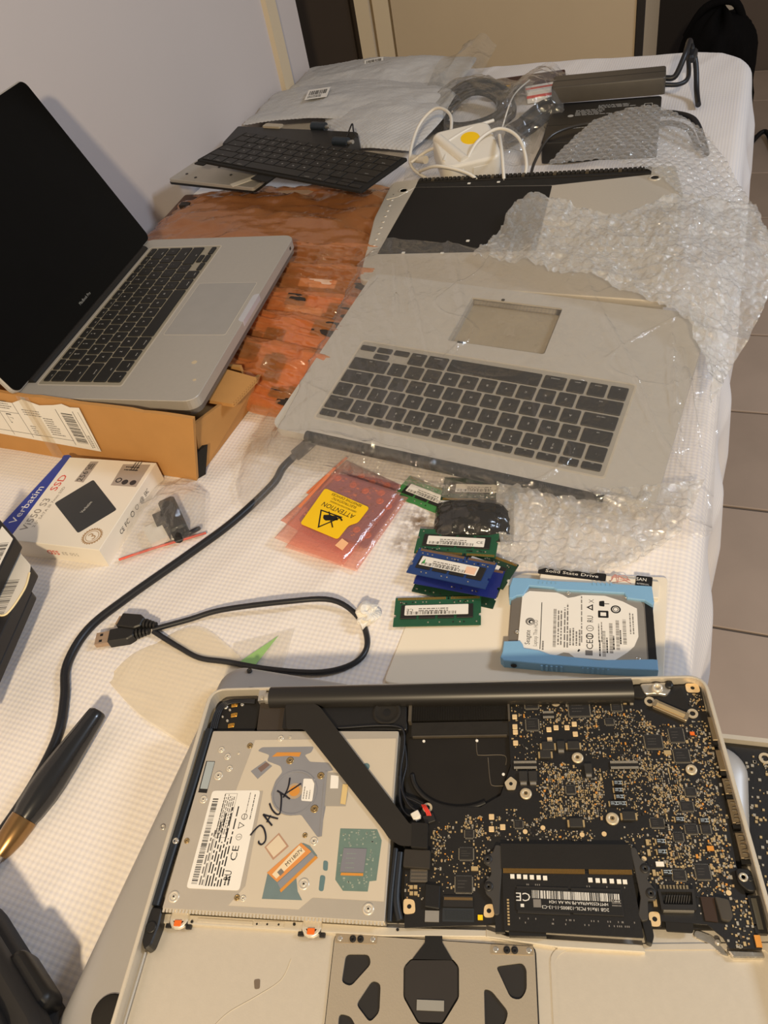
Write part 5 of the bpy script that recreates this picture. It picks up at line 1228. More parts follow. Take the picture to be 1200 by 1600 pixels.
def mailer(label, B, T, L, R_, seed, sheen=1.0):
    c = tuple(np.mean([B[0], B[-1], T[0], T[-1]], 0)); t = thing('padded_mailer', label, 'mailer', c, group='padded mailers by the wall')
    V = coons(B, T, L, R_, 150, 90); x, y = V[..., 0].copy(), V[..., 1].copy()
    u = np.linspace(0, 1, 150)[None, :]; v = np.linspace(0, 1, 90)[:, None]
    V[..., 2] += .010 * (np.clip(np.sin(PI * u), 0, 1) * np.clip(np.sin(PI * v), 0, 1)) ** .5
    V = displace(V, .0025 * ridge(x * 6, y * 16, seed) + .0015 * fbm(x * 24, y * 40, seed) + .006 * np.clip(u - .78, 0, 1) / .22 * np.clip(ridge(x * 30 + y * 16, y * 8, seed + 2), -.4, 1))
    V = displace(V, .0007 * np.sin(x * 800) * np.sin(y * 800))
    V -= np.array(c)
    grid_obj('bubble_pouch', V, mat('mailer_white', (188, 187, 186), .38, 0, .5, .06, 30, .3, 220), t)
    return t, c


def mlabel(t, x, y, z, w, h, a, tilt=0.0):
    b = MB(); b.x = Matrix.Translation((x, y, z)) @ Matrix.Rotation(tilt, 4, 'X') @ Matrix.Rotation(a, 4, 'Z'); b.box(-w / 2, w / 2, -h / 2, h / 2, 0, .0004); l = b.build('label', M['white'], t)
    q = MB(); q.x = b.x; q.bars(-w * .40, -h * .1, w * .8, h * .42, .0006, 0, 0, 18, 3); q.lines(-w * .4, -h * .25, w * .8, 2, h * .13, .0006, 0, 0, 4, .5, .7); q.build('print', M['ink'], l)


t, c = mailer('white padded mailer with barcode label lying farthest along the wall', [(-.80, 1.405, .022), (-.63, 1.40, .030), (-.45, 1.37, .022)], [(-.802, 1.585, .018), (-.64, 1.59, .026), (-.455, 1.57, .018)], [(-.80, 1.405, .022), (-.802, 1.585, .018)], [(-.45, 1.37, .022), (-.43, 1.47, .04), (-.455, 1.57, .018)], 3)
mlabel(t, -.01, .035, .0225, .036, .036, rad(20))
t, c = mailer('white padded mailer with barcode label nearer the black casing', [(-.80, 1.27, .030), (-.63, 1.265, .036), (-.44, 1.22, .024)], [(-.802, 1.425, .030), (-.64, 1.43, .038), (-.44, 1.41, .030)], [(-.80, 1.27, .030), (-.802, 1.425, .030)], [(-.44, 1.22, .024), (-.425, 1.32, .036), (-.44, 1.41, .030)], 7)
mlabel(t, -.055, .005, .024, .040, .048, rad(14))
t, c = mailer('crinkled clear-edged padded mailer beside the white charger', [(-.60, 1.175, .018), (-.52, 1.17, .022), (-.45, 1.165, .016)], [(-.66, 1.33, .034), (-.54, 1.34, .046), (-.43, 1.32, .034)], [(-.60, 1.175, .018), (-.66, 1.33, .034)], [(-.45, 1.165, .016), (-.425, 1.25, .03), (-.43, 1.32, .034)], 12)
t = thing('clear_sleeve', 'clear plastic sleeve edge standing up beside the far mailer', 'bag', (-.44, 1.45, .02))
V = coons([(-.05, -.10, 0), (0, -.12, .01), (.03, -.10, 0)], [(-.03, .12, .02), (.0, .125, .034), (.03, .115, .022)], [(-.05, -.10, 0), (-.045, .0, .03), (-.03, .12, .02)], [(.03, -.10, 0), (.035, .02, .02), (.03, .115, .022)], 40, 70)
x, y = V[..., 0], V[..., 1]; V = displace(V, .006 * ridge(x * 40, y * 14, 4)); grid_obj('film', V, ZIP, t)

# white charger and its bag
t = thing('white_charger', 'white square laptop charger with yellow round sticker and coiled white cord', 'charger', (-.3494, 1.0131, .031), rot=(rad(15), 0, rad(28)))
b = mb(); b.prism(rr(82, 82, 14, 6, 40, 40), -2, 28, 0, 4, None, True); ch = b.build('body', M['ivory'], t)
b = mb(); b.cyl(48, 50, 28, 28.5, 13, 28); b.build('yellow_sticker', M['yellow'], t)
b = mb(); b.tube([(6, 66, 27), (30, 8, 27)], 7, 12, 0, 0); b.build('plug_arm', M['ivory'], t)
b = mb(); b.box(40, 60, -1.6, 0, 5, 20); b.build('port_label', M['white'], t)
mi = (Matrix.Translation(t.location) @ t.rotation_euler.to_matrix().to_4x4()).inverted()


def tl(P):
    return [tuple(mi @ Vector(p) * 1000) for p in P]


for q in ([(-.385, 1.04, .030), (-.418, 1.07, .04), (-.422, 1.13, .065), (-.400, 1.155, .082), (-.370, 1.13, .080), (-.356, 1.07, .068), (-.350, 1.02, .062)],
          [(-.325, 1.02, .05), (-.312, 1.055, .072), (-.288, 1.082, .078), (-.258, 1.068, .070), (-.240, 1.03, .05), (-.242, .995, .03)],
          [(-.412, 1.06, .045), (-.39, 1.07, .056), (-.355, 1.06, .070)], [(-.39, 1.03, .045), (-.355, 1.01, .060), (-.31, 1.005, .050), (-.29, 1.0, .03)], [(-.362, 1.05, .070), (-.335, 1.09, .075), (-.305, 1.12, .075)],
          [(-.262, .995, .04), (-.272, 1.03, .066), (-.286, 1.075, .072)]):
    b = mb(); b.tube(tl(q), 2.3, 8); b.build('cord', M['ivory'], t)
b = mb(); b.tube(tl([(-.415, 1.075, .044), (-.39, 1.06, .048)]), 5.5, 10, 0, 0); b.build('strain_relief', M['ivory'], t)
zt_ = thing('charger_bag', 'clear bag around the white charger cord, behind the far laptop base', 'bag', (-.34, 1.08, .004))
V = coons([(-.435, 1.075, .004), (-.36, 1.045, .008), (-.26, 1.03, .008)], [(-.42, 1.17, .026), (-.33, 1.19, .046), (-.262, 1.16, .03)], [(-.435, 1.075, .004), (-.44, 1.12, .014), (-.42, 1.17, .026)], [(-.26, 1.03, .008), (-.25, 1.09, .02), (-.262, 1.16, .03)], 80, 60)
x, y = V[..., 0], V[..., 1]; V[..., 2] += .028 * np.exp(-((x + .34) ** 2 + (y - 1.10) ** 2) / .0022); V = displace(V, .004 * ridge(x * 40, y * 30, 5)); V -= np.array([-.34, 1.08, .004]); grid_obj('film', V, ZIP, zt_)

# black cable coils in clear bags
t = thing('cable_coil', 'coiled black cable in a clear bag behind the white charger', 'cable', (-.395, 1.315, .0))
R = random.Random(6)
for k in range(9):
    r = .040 + .0028 * k; b = MB(); ph = R.uniform(0, 6)
    b.tube([(r * 1.1 * math.cos(a) + .002 * math.sin(3 * a + k), r * 1.15 * math.sin(a), .008 + .0042 * (k % 4) + .02 * max(0, math.sin(a)) + .002 * math.sin(2 * a + ph)) for a in np.linspace(ph, ph + 6.2, 26)], .0040, 7, sub=2); b.build('turn', M['chip'], t)
t = thing('coil_bag', 'clear plastic bag holding the coiled black cable', 'bag', (-.395, 1.315, .0))
V = coons([(-.075, -.10, .004), (0, -.105, .01), (.06, -.09, .004)], [(-.06, .095, .02), (.0, .105, .03), (.085, .10, .02)], [(-.075, -.10, .004), (-.08, 0, .02), (-.06, .095, .02)], [(.06, -.09, .004), (.085, 0, .02), (.085, .10, .02)], 80, 80)
x, y = V[..., 0], V[..., 1]; V[..., 2] += .036 * np.exp(-(x ** 2 + y ** 2) / .005); V = displace(V, .005 * ridge(x * 26, y * 30, 5) + .002 * fbm(x * 60, y * 60, 2)); grid_obj('film', V, ZIP, t)
t = thing('cable_bag', 'clear zip bag with a folded black lead, next to the black adapters', 'bag', (-.295, 1.285, .0), rad(-4))
b = MB(); b.tube([(-.01, -.085, .008), (.02, -.03, .014), (.035, .03, .018), (.03, .07, .016), (.012, .04, .02), (-.004, -.02, .018), (-.012, -.07, .012)], .006, 8); b.build('black_lead', M['rubber'], t)
b = MB(); b.x = Matrix.Translation((.008, -.01, .006)) @ Matrix.Rotation(rad(66), 4, 'Z'); b.prism(rr(.10, .026, .008, 3), 0, .016, 0, .003); b.build('black_plug', M['black'], t)
V = coons([(-.04, -.11, .004), (0, -.115, .01), (.04, -.10, .004)], [(-.05, .10, .02), (.0, .13, .055), (.05, .10, .02)], [(-.04, -.11, .004), (-.055, 0, .02), (-.05, .10, .02)], [(.04, -.10, .004), (.062, 0, .02), (.05, .10, .02)], 60, 80)
x, y = V[..., 0], V[..., 1]; V[..., 2] += .026 * np.exp(-(x ** 2 + y ** 2) / .004); V = displace(V, .006 * ridge(x * 30 + y * 12, y * 26, 9) + .002 * fbm(x * 60, y * 60, 2)); grid_obj('film', V, ZIP, t)
b = MB(); b.tube([(-.022, .09, .040), (-.022, 0, .047), (-.016, -.08, .03)], .0012, 6); b.build('zip_seal', M['white'], t)

# little boxes at the far edge
t = thing('maroon_box', 'flat dark maroon box at the far edge of the table', 'box', (-.325, 1.447, .0), rad(13))
b = MB(); b.prism(rr(.118, .04, .002, 2), 0, .02, 0, .001); b.build('carton', mat('maroon', (58, 28, 30), .5, 0, .4, .1, 40), t)
b = MB(); b.box(-.059, -.012, -.021, -.0195, .001, .019); b.build('black_end', M['black'], t)
t = thing('striped_box', 'small white box with red stripe lying against the maroon box', 'box', (-.292, 1.410, .0), rad(18))
b = MB(); b.prism(rr(.064, .03, .001, 1), 0, .018, 0, .0006); b.build('carton', M['white'], t)
b = MB(); b.box(-.0325, .0325, -.004, .003, .0181, .0186); b.box(-.0325, .0325, -.0156, -.0151, .008, .012); b.build('red_stripe', M['red'], t)
t = thing('yellow_connector', 'small yellow connector block near the maroon box', 'connector', (-.368, 1.413, .006), rad(10))
b = MB(); b.prism(rr(.034, .014, .002, 2), 0, .014, 0, .001); b.build('block', mat('dull_yellow', (214, 162, 30), .5), t)
b = MB()
for k in range(6): b.box(-.015 + k * .0055, -.0125 + k * .0055, -.0075, -.0065, .003, .011)
tag(b.build('slots', M['chip'], t), kind='stuff')

# power adapters
t = thing('slim_adapter', 'slim black laptop power adapter on top of the larger one', 'adapter', (-.258, 1.290, .032), rad(5.5))
b = mb(); b.prism(rr(166, 50, 4, 3, 83, 25), 0, 24, 0, 2, None, True); b.build('case', mat('adapter_top', (74, 68, 60), .42, 0, .5, .12, 60, .1, 300), t)
b = mb(); b.box(0, 166, 24.2, 25.4, 24, 24.3); b.build('seam', M['chip'], t)
b = mb(); b.tube([(166, 25, 14), (180, 26, 16), (192, 46, 40), (197, 82, 44), (201, 96, 34), (210, 86, 10), (214, 60, -20), (216, 20, -26)], 4.2, 9); b.build('cord', M['rubber'], t)
b = mb(); b.tube([(166, 10, 10), (184, 12, 8), (196, 22, 10), (199, 50, 14), (196, 78, 30)], 3.4, 8); b.build('output_cord', M['rubber'], t)
b = mb(); b.prism(rq([(196, 60), (206, 62), (212, 96), (202, 104), (194, 96)], 3), 20, 30, 0, 3); b.build('cord_wrap', M['rubber'], t)
t = thing('large_adapter', 'large black power adapter with white printed rating text', 'adapter', (-.246, 1.150, .0), rad(4))
b = mb(); b.prism(rr(160, 148, 5, 3, 80, 74), 0, 30, 0, 2, None, True); b.build('case', mat('adapter_black', (26, 24, 22), .4, 0, .5, .1, 40), t)
b = mb(); b.box(0, 160, 60, 60.8, 30, 30.2); b.build('seam', M['chip'], t)
b = mb(); b.lines(38, 110, 60, 5, 4.6, 30.2, 0, 0, 3, .4, .6); b.lines(70, 124, 58, 3, 4.6, 30.2, 0, 0, 4, .45, .7); b.plate(rr(12, 16, 1, 1, 142, 112), [rr(10, 14, 1, 1, 142, 112)], 30.1, 30.3, 0); b.cyl(32, 92, 30.1, 30.3, 4.4, 18, 0); b.lines(40, 44, 30, 1, 5, 30.2, 0, 0, 6, .6, .9)
b.build('rating_print', mat('adapter_print', (168, 164, 156), .6), t)
for k, q in enumerate(([(160, 116, 16), (182, 104, 18), (206, 72, 20), (220, 28, 8), (224, -10, 6)], [(160, 82, 14), (178, 76, 16), (200, 50, 16), (214, 14, 4)])):
    b = mb(); b.tube(q, 4.6 if k == 0 else 4.0, 9); b.build('cord', M['rubber'], t)
b = mb(); b.tube([(-8, -60, 4), (-4, -30, 18), (14, 14, 34), (60, 42, 36), (110, 40, 33)], 2.2, 8); b.build('thin_cord', mat('shiny_cord', (54, 50, 46), .25), t)

# ------------------------------------------------------------------ memory sticks


def stick(label, loc, yaw, board, face='label', tilt=0.0, roll=0.0, contacts='far', labelx=(8, 58), chips=True, printc='ink', loc_z=None, sticker_y=(9.4, 19), mark=None):
    t = thing('memory_module', label, 'memory module', loc, group='loose memory modules', rot=(tilt, roll, yaw))
    w, h = 67.6, 27.5
    s = 1 if contacts == 'far' else -1
    yy = lambda y: y if s == 1 else h - y
    out = [(0, 0), (w, 0), (w, 8), (w - 1.6, 8.6), (w - 1.6, 11), (w, 11.6), (w, h), (w * .62 + 1, h), (w * .62 + 1, h - 2.6), (w * .62 - .6, h - 2.6), (w * .62 - .6, h), (0, h), (0, 11.6), (1.6, 11), (1.6, 8.6), (0, 8)]
    b = mb(); b.prism([(x, yy(y)) for x, y in out], 0, 1.0); b.build('board', board, t)
    b = mb()
    for k in range(54):
        x = 2 + k * 1.2
        if abs(x - w * .62) < 1.6: continue
        y0, y1 = sorted((yy(h - 2.6), yy(h - .2))); b.box(x, x + .8, y0, y1, 1.0, 1.08)
    tag(b.build('contacts', M['gold'], t), kind='stuff')
    if chips:
        for k in range(4):
            x = 5.4 + k * 14.6; y0, y1 = sorted((yy(6.5), yy(19.5)))
            b = mb(); b.prism([(x, y0), (x + 12.4, y0), (x + 12.4, y1), (x, y1)], 1.0, 1.9, 0, .15); b.build('chip', M['chip'], t)
    b = mb(); R = random.Random(int(abs(loc[0]) * 1e5))
    for k in range(26):
        x = R.uniform(3, w - 3); y = R.choice((yy(22.5), yy(3), yy(22.5), yy(21.6))); b.box(x - .5, x + .5, y - .4, y + .4, 1.0, 1.5, R.choice((0, 0, 1)))
    tag(b.build('small_parts', [M['tin'], M['chip']], t), kind='stuff')
    if face == 'label':
        y0, y1 = sticker_y
        b = mb(); b.prism(rr(labelx[1] - labelx[0], y1 - y0, .6, 2, (labelx[0] + labelx[1]) / 2, (y0 + y1) / 2), 1.92, 2.05); l = b.build('label', M['white'], t)
        b = mb(); x0, x1 = labelx; W_ = x1 - x0
        b.lines(x0 + W_ * .22, y1 - (y1 - y0) * .42, W_ * .55, 2, (y1 - y0) * .2, 2.08, 0, 1, 3, .5, .8); b.bars(x0 + 2, y0 + .6, W_ * .78, (y1 - y0) * .3, 2.08, 0, 0, 40, 5)
        if mark == 'ce': b.text('CE', x1 - 4, (y0 + y1) / 2, 2.08, 2.6, 0, 0, 5.4)
        if mark == 'ce_left': b.text('CE', x0 + 4, (y0 + y1) / 2, 2.08, 2.6, PI, 0, 5.4)
        if mark == 'green': b.prism(rq([(x0 + 1.5, y0 + 2), (x0 + 4.4, y0 + 2), (x0 + 3.4, y1 - 2)], .4), 2.05, 2.08, 2); b.box(x1 - 10, x1 - 1.2, y0 + .8, y1 - 1.6, 2.05, 2.08, 3)
        b.build('print', [M['ink'], M['grey_ink'], mat('label_green', (70, 160, 80), .5), mat('label_peach', (236, 196, 168), .5)], l)
    return t


stick('green memory module in the front, lying alone on the white cardboard', (-.190, .3142, .0042), rad(14.1), M['green'], 'label', labelx=(8.4, 58), mark='ce_left')
stick('green memory module with a wide CE label at the back of the stick pile', (-.1959, .387, .0072), rad(6.8), M['green'], 'label', rad(-1), contacts='near', labelx=(9, 57), mark='ce')
stick('lone dark green memory module sticking out of the pile toward the blue drive sleeve', (-.1813, .3819, .0060), rad(-14), M['dgreen'], 'label', labelx=(30, 56))
stick('lowest dark green memory module at the front edge of the stick pile', (-.1871, .3516, .0024), rad(-3), M['dgreen'], 'plain', chips=False)
stick('plain deep blue memory module just beneath the top blue one', (-.1858, .3551, .0086), rad(-1), M['dblue'], 'plain', chips=False)
stick('blue memory module with a white label on top of the stick pile', (-.1937, .3623, .0118), rad(-5.5), M['blue'], 'label', rad(-1.5), rad(-3.5), labelx=(7, 56), mark='green')
stick('bright green memory module touching the pink antistatic bags', (-.2385, .4530, .0018), rad(-17), mat('bright_green_board', (62, 126, 66), .4, 0, .5, .12, 200), 'label', rad(2), labelx=(8, 55))
stick('black-chipped memory module with white label half under the bubble wrap', (-.193, .4530, .0040), rad(8), M['dgreen'], 'label', rad(1), contacts='near', labelx=(12, 58))
t = thing('shielding_bag', 'small silvery dark antistatic bag behind the stick pile, under the bubble wrap', 'bag', (-.158, .435, .002), rad(12))
u = np.linspace(-1, 1, 50)[None, :]; v = np.linspace(-1, 1, 36)[:, None]
z = .016 * np.sqrt(np.clip(1 - u ** 2, 0, 1)) * np.clip(1 - v ** 2, 0, 1) ** .5 + .0015 * ridge(u * 3, v * 4, 3)
grid_obj('film', np.stack([.034 * u + 0 * v, .022 * v + 0 * u, z], -1), film_mat('shield_film', (96, 94, 94), .35, .15, (90, 88, 86), .3, 80, 1.6, .3), t)
b = MB(); b.box(-.024, .024, -.013, .013, .0, .006); b.build('dark_module', M['chip'], t)

# pink antistatic bags with boards and the yellow sticker


def pink_bag(label, c, yaw, w, d, seed, sticker=False, film_edge=True):
    t = thing('pink_antistatic_bag', label, 'bag', c, yaw, 'pink antistatic bags')
    cb = mat('violet_board', (118, 100, 128), .5, 0, .4, .25, 120)
    b = MB(); b.prism(rr(w * .82, d * .70, .002, 2, .002, d * .12), .0008, .0030, 0); cbo = b.build('circuit_board', cb, t)
    R = random.Random(seed)
    for (x, y) in ((-.35, .40), (.30, .40), (.36, .30), (-.1, .38), (.1, .36), (.36, -.1)):
        b = MB(); b.lathe(x * w, y * d, [(.0036, .003), (.0034, .0037), (.0016, .0036), (.0012, .0031)], 14); b.build('ring_pad', mat('copper_ring', (204, 128, 96), .4, .4), cbo)
    b = MB()
    for k in range(120):
        x, y = R.uniform(-w * .38, w * .38), R.uniform(-d * .2, d * .44); q = R.uniform(.0004, .0016); b.box(x - q, x + q, y - q * .6, y + q * .6, .003, .0036, R.choice((0, 1, 2)))
    tag(b.build('surface_parts', [mat('vp1', (170, 120, 120), .5), mat('vp2', (96, 70, 76), .5), mat('vp3', (206, 150, 110), .5)], cbo), kind='stuff')
    V = np.stack(np.meshgrid(np.linspace(-w / 2, w / 2, 60), np.linspace(-d / 2, d / 2, 70)), -1); x, y = V[..., 0], V[..., 1]
    e = np.clip(np.minimum(w / 2 - np.abs(x), d / 2 - np.abs(y)) / .006, 0, 1)
    z = .0006 + .0042 * e ** .6 + .0006 * ridge(x * 60, y * 40, seed) * e
    grid_obj('bag_film', np.dstack([x, y, z]), PINK, t)
    b = MB(); b.box(-w / 2, -w / 2 + .003, -d * .1, d / 2, .0046, .0052); b.build('seal_strip', mat('seal_orange', (226, 130, 84), .4, 0, .5, .06, 60), t)
    if sticker:
        Q_ = [(-.033, -.016), (.026, -.023), (.028, .030), (.024, .034), (-.028, .040), (-.033, .036)]
        b = MB(); b.prism(rq([(-.0275, .0195), (.0245, .0155), (.0252, -.004), (.0195, -.010), (.0200, -.0275), (-.022, -.0262)], .003), .0056, .0060)
        s = b.build('warning_sticker', M['yellow'], t)
        b = MB(); z = .0062
        ra = PI - .06; b.text('ATTENTION', .0005, .0010, z, .0050, ra, 0, .036); b.text('ELECTROSTATIC', 0, .0108, z, .0026, ra, 0, .027); b.text('SENSITIVE DEVICES', 0, .0148, z, .0026, ra, 0, .034); b.text('OBSERVE PRECAUTIONS FOR HANDLING', .002, .0066, z, .0017, ra, 0, .030)
        tri = [(-.0150, -.0045), (.0090, -.0042), (-.0040, -.0240)]
        b.plate(tri, [inset(tri[::-1] if area2(tri) < 0 else tri, .0012)], z - .0002, z, 0)
        b.prism(rq([(-.0085, -.009), (-.003, -.0065), (.005, -.0065), (.0075, -.009), (.003, -.011), (-.003, -.014), (-.0065, -.0125)], .001), z - .0002, z); b.tube([(.000, -.0075, z), (.006, -.0055, z), (.011, -.008, z)], .0008, 5, 0); b.tube([(.008, -.018, z), (-.006, -.004, z)], .0006, 5, 0, 0)
        b.build('print', M['ink'], s)
        b = MB(); b.prism([(.022, -.034), (.031, -.036), (.031, -.027), (.023, -.025)], .0056, .0060); b.build('peach_tag', mat('peach_tag', (246, 190, 142), .5), t)
    return t


pink_bag('lowest pink antistatic bag with its orange strip showing at the back', (-.2815, .436, .0002), rad(-20), .074, .094, 4)
pink_bag('middle pink antistatic bag fanned out between the other two', (-.2665, .412, .0045), rad(-10), .074, .092, 9)
pink_bag('topmost pink antistatic bag with yellow attention sticker', (-.2753, .4143, .0092), rad(-13.4), .0745, .093, 6, True)

# white card and drive in its blue sleeve
t = thing('white_card_insert', 'flat white card packaging insert with Solid State Drive strip under the blue drive', 'packaging', (-.09, .335, 0), rad(3))
co = rq([(-.095, -.063), (.098, -.056), (.096, .066), (-.012, .054), (-.092, -.008)], .004)
b = MB(); b.prism(co, -.0002, .0030, 0, .0006); b.build('card', mat('card_white', (232, 222, 204), .55, 0, .4, .03, 20), t)
b = MB(); b.prism(rr(.088, .016, .001, 2, .046, .049), .003, .0075, 0, .0006); b.build('back_ledge', mat('card_white', (232, 222, 204), .55), t)
b = MB(); b.prism(rr(.0515, .0072, .0012, 3, .0256, .0545), .0075, .0079); s = b.build('title_strip', M['ink'], t)
b = MB(); b.text('Solid State Drive', .0256, .0545, .0081, .0028, 0, 0, .040); b.build('lettering', M['white'], s)
b = MB(); b.prism(rr(.012, .011, .0012, 3, .079, .0545), .0075, .0079); s = b.build('maker_strip', M['ink'], t)
b = MB(); b.text('SAN', .0770, .0565, .0081, .0030, 0, 0, .0072); b.text('INTERNAL', .0785, .052, .0081, .0016, 0, 0, .009); b.build('lettering', M['white'], s)
b = MB(); R = random.Random(8)
for k in range(9): b.tube([(.054 + R.uniform(0, .016), .050 + R.uniform(0, .009), .0076) for _ in range(3)], .0003, 4, 0, 3)
b.build('line_pattern', mat('pink_line', (196, 140, 130), .6), t)['kind'] = 'stuff'

h = thing('hard_drive', 'small hard disk with white label held in a blue rubber sleeve', 'hard drive', (-.0982, .3062, .0034), rad(9.66))
b = mb(); b.prism(rr(97, 66, 2, 3, 48.5, 29), 0, 6.2, 0, .4); b.build('body', mat('drive_grey', (138, 130, 120), .4, .5, .5, .05, 60), h)
b = mb(); b.box(97, 102.5, -3, 61, 0, 5.4, 0)
for k in range(7): b.box(102.4, 102.7, 4 + k * 7, 8 + k * 7, 1, 4, 1)
b.build('connector', [M['black'], M['chip']], h)
b = mb(); b.plate(rq([(8, -3), (96, -3), (96, 52), (84, 58.5), (8, 61)], 6), [], 6.2, 6.6); b.build('steel_rim', M['steel'], h)
HL = [(8.2, 53.9), (13.4, 58.0), (33.8, 57.3), (38, 55.5), (42.1, 52.6), (46.5, 53.6), (52.6, 55.8), (68.8, 55.7), (81.3, 51.0), (91.2, 44.9), (91.1, 20.2), (88, 12), (82.9, 6.2), (74.1, -0.9), (47.0, 0.1), (43, 3.6), (39.3, 3.9), (33.8, 0.6), (26, 2.4), (12.2, 4.8), (7.0, 7.2)]
b = mb(); b.prism(HL, 6.6, 6.9); l = b.build('label', M['white'], h)
b = mb(); z = 6.95; rv = rad(90)
b.text('Seagate', 13.7, 15.4, z, 3.6, rv, 0, 12.5); b.text('Laptop Thin HDD', 19.2, 19.5, z, 2.8, rv, 1, 23); b.rbox(23, 26.5, 42, .55, z - .02, z, rv, 0)
b.plate(circ(15, 29.5, 3.4, 20), [circ(15.4, 29.1, 2.3, 20)], z - .02, z, 1); b.plate(circ(15.6, 29.3, 1.9, 16), [circ(16, 29.1, 1.0, 16)], z - .02, z, 0)
b.lines(25.5, 5, 8, 1, 2, z, rv, 1, 2, .6, .9); b.bars(34, 8, 34, 2.2, z, rv, 1, 60, 3); b.lines(36, 10, 36, 2, 2.0, z, rv, 1, 4, .5, .8); b.lines(40.5, 8, 40, 2, 2, z, rv, 1, 5, .5, .7); b.lines(44.5, 10, 20, 4, 2.2, z, rv, 1, 9, .5, .5); b.lines(52.4, 13, 42, 1, 2, z, rv, 1, 6, .4, .95)
b.text('CE', 57.5, 11.5, z, 4.6, rv, 0, 8); b.plate(circ(57.6, 18.6, 2.6, 20), [circ(57.6, 18.6, 1.9, 20)], z - .02, z, 0); b.rbox(57.6, 18.6, 4, .7, z - .02, z, 0, 0); b.plate(circ(57.9, 25.6, 2.6, 20), [circ(57.9, 25.6, 2.2, 20)], z - .02, z, 0); b.rbox(57.9, 25.6, 3.4, .4, z - .02, z, 0, 0)
b.text('RU', 58, 33.9, z, 4.2, rv, 0, 5.6); tri = [(60.2, 41.4), (60.2, 47.4), (55.4, 44.4)]; b.plate(tri, [inset(tri, .9)], z - .02, z, 0); b.text('X', 59, 50.2, z, 3.6, rv, 1); b.rbox(57, 4.4, 5, 4.2, z - .02, z, 0, 1)
b.prism(rr(7.4, 6.4, .4, 1, 67.4, 38.6), z - .02, z, 0); b.rbox(67.4, 38.6, 4, 3.2, z, z + .02, 0, 2); b.prism(rq([(64.6, 46), (68.4, 45.4), (68.4, 51), (64.6, 50.4)], 1), z - .02, z, 0); b.rbox(70, 48.2, 3.6, .6, z - .02, z, 0, 0)
b.plate(circ(76.3, 43.4, 3.6, 20), [circ(76.3, 43.4, 2.5, 20)], z - .02, z, 0); b.plate(circ(76.3, 43.4, 2.0, 16), [circ(76.3, 43.4, 1.5, 16)], z - .02, z, 0)
for x, y, n_ in ((68.6, 2, 22), (73.6, 5, 26), (78.2, 8, 26), (83, 13, 22)): b.bars(x, y, n_, 2.4, z, rv, 1, 44, int(x)); b.lines(x - 3.6, y, 14, 1, 1.6, z, rv, 0, int(y), .6, .8)
b.lines(64.4, 14, 18, 2, 2, z, rv, 1, 5, .4, .7); b.lines(86.4, 22, 22, 2, 2, z, rv, 1, 7, .4, .8); b.rbox(50, 6, 2.2, 1.2, z - .02, z, rad(60), 0)
b.build('print', [M['ink'], M['grey_ink'], M['white']], l)
for (x, y) in ((42.3, 57.6), (18, 1.8), (84, 56), (6, 20), (90, 2)):
    b = mb(); b.lathe(x, y, [(1.7, 6.5), (1.6, 7.0), (.8, 6.9), (.6, 6.5)], 12); b.build('screw', M['steel'], h)
for nm, P, rx in (('rear_sleeve', [(-1.6, 49.5), (.6, 49), (4, 51.8), (8.8, 52.8), (13.2, 62), (31.3, 60.6), (34, 58.8), (70, 58), (82.7, 57.6), (84.7, 53), (97, 51.4), (102, 47.5), (103.4, 50), (102.6, 65), (70, 66.5), (30, 67.5), (12, 69.5), (0, 69.5), (-2, 60)], None), ('front_sleeve', [(-3.4, 1), (-3, 10), (8.6, 11), (10.6, 8), (11.6, 4.8), (22, 3.6), (30.4, .6), (63.3, -2), (99.7, .9), (102.6, .6), (102.6, -8), (70, -8.4), (30, -8), (-2, -6.6), (-4.6, -4)], None)):
    b = mb(); b.prism(P, -.4, 8.6, 0, .5); s = b.build(nm, M['sleeve'], h)
    b = mb()
    if nm[0] == 'f':
        for x in [24 + 3.4 * k for k in range(5)] + [52 + 3.4 * k for k in range(6)]: b.box(x, x + 1.5, -8.9, -7.6, 1, 7.4, 0)
        for x in (5, 88): b.x = MM @ Matrix.Translation((x, -7.4, 4)) @ Matrix.Rotation(rad(90), 4, 'X'); b.cyl(0, 0, .2, .5, 2.2, 14, 1); b.x = MM
    else:
        for x in [20 + 3.2 * k for k in range(5)] + [60 + 3.2 * k for k in range(5)]: b.box(x, x + 1.4, 64, 66.5, 8.6, 9.1, 0)
    b.build('grip_ribs', [M['sleeve'], M['ink']], s)['kind'] = 'stuff'

# boxed drive
v = thing('boxed_drive', 'white and blue retail box of a solid state drive beside the cardboard box', 'box', (-.5666, .3167, .0), rad(4.66))
b = mb(); b.prism([(-25, 1), (97.5, -1), (97.5, 113.3), (-12, 114)], 0, 22, 0, .5); b.build('carton', mat('carton_white', (234, 226, 212), .5, 0, .4, .03, 20), v)
b = mb(); b.prism([(-24.4, 1.6), (-2.4, 1.4), (-3.6, 113.4), (-11.4, 113.4)], 22, 22.12, 0); b.prism(rq([(-13, 112), (-4, 112), (-3.4, 115.6), (-8, 117.8), (-13.4, 116.6)], 1), 20.4, 21.4, 0); b.build('blue_band', M['bluebox'], v)
b = mb(); z = 22.2; rv = rad(88)
b.text('Verbatim', -11.5, 45, z, 7.6, rv, 0, 50); b.text('Vi550 S3', 5.8, 34, z, 8.0, rv, 1, 42); b.text('SSD', 5.5, 77, z, 8.0, rv, 2, 22); b.text('2.5" SATA III 7mm SSD', 14.5, 45, z, 3.0, rv, 1, 54)
b.text('256', 27, 88, z + .1, 6.2, rv, 3, 14); b.text('GB', 26, 101, z + .1, 3.6, rv, 3, 9); b.lines(29, 98, 10, 2, 2.2, z + .1, rv, 3, 3, .5, .8)
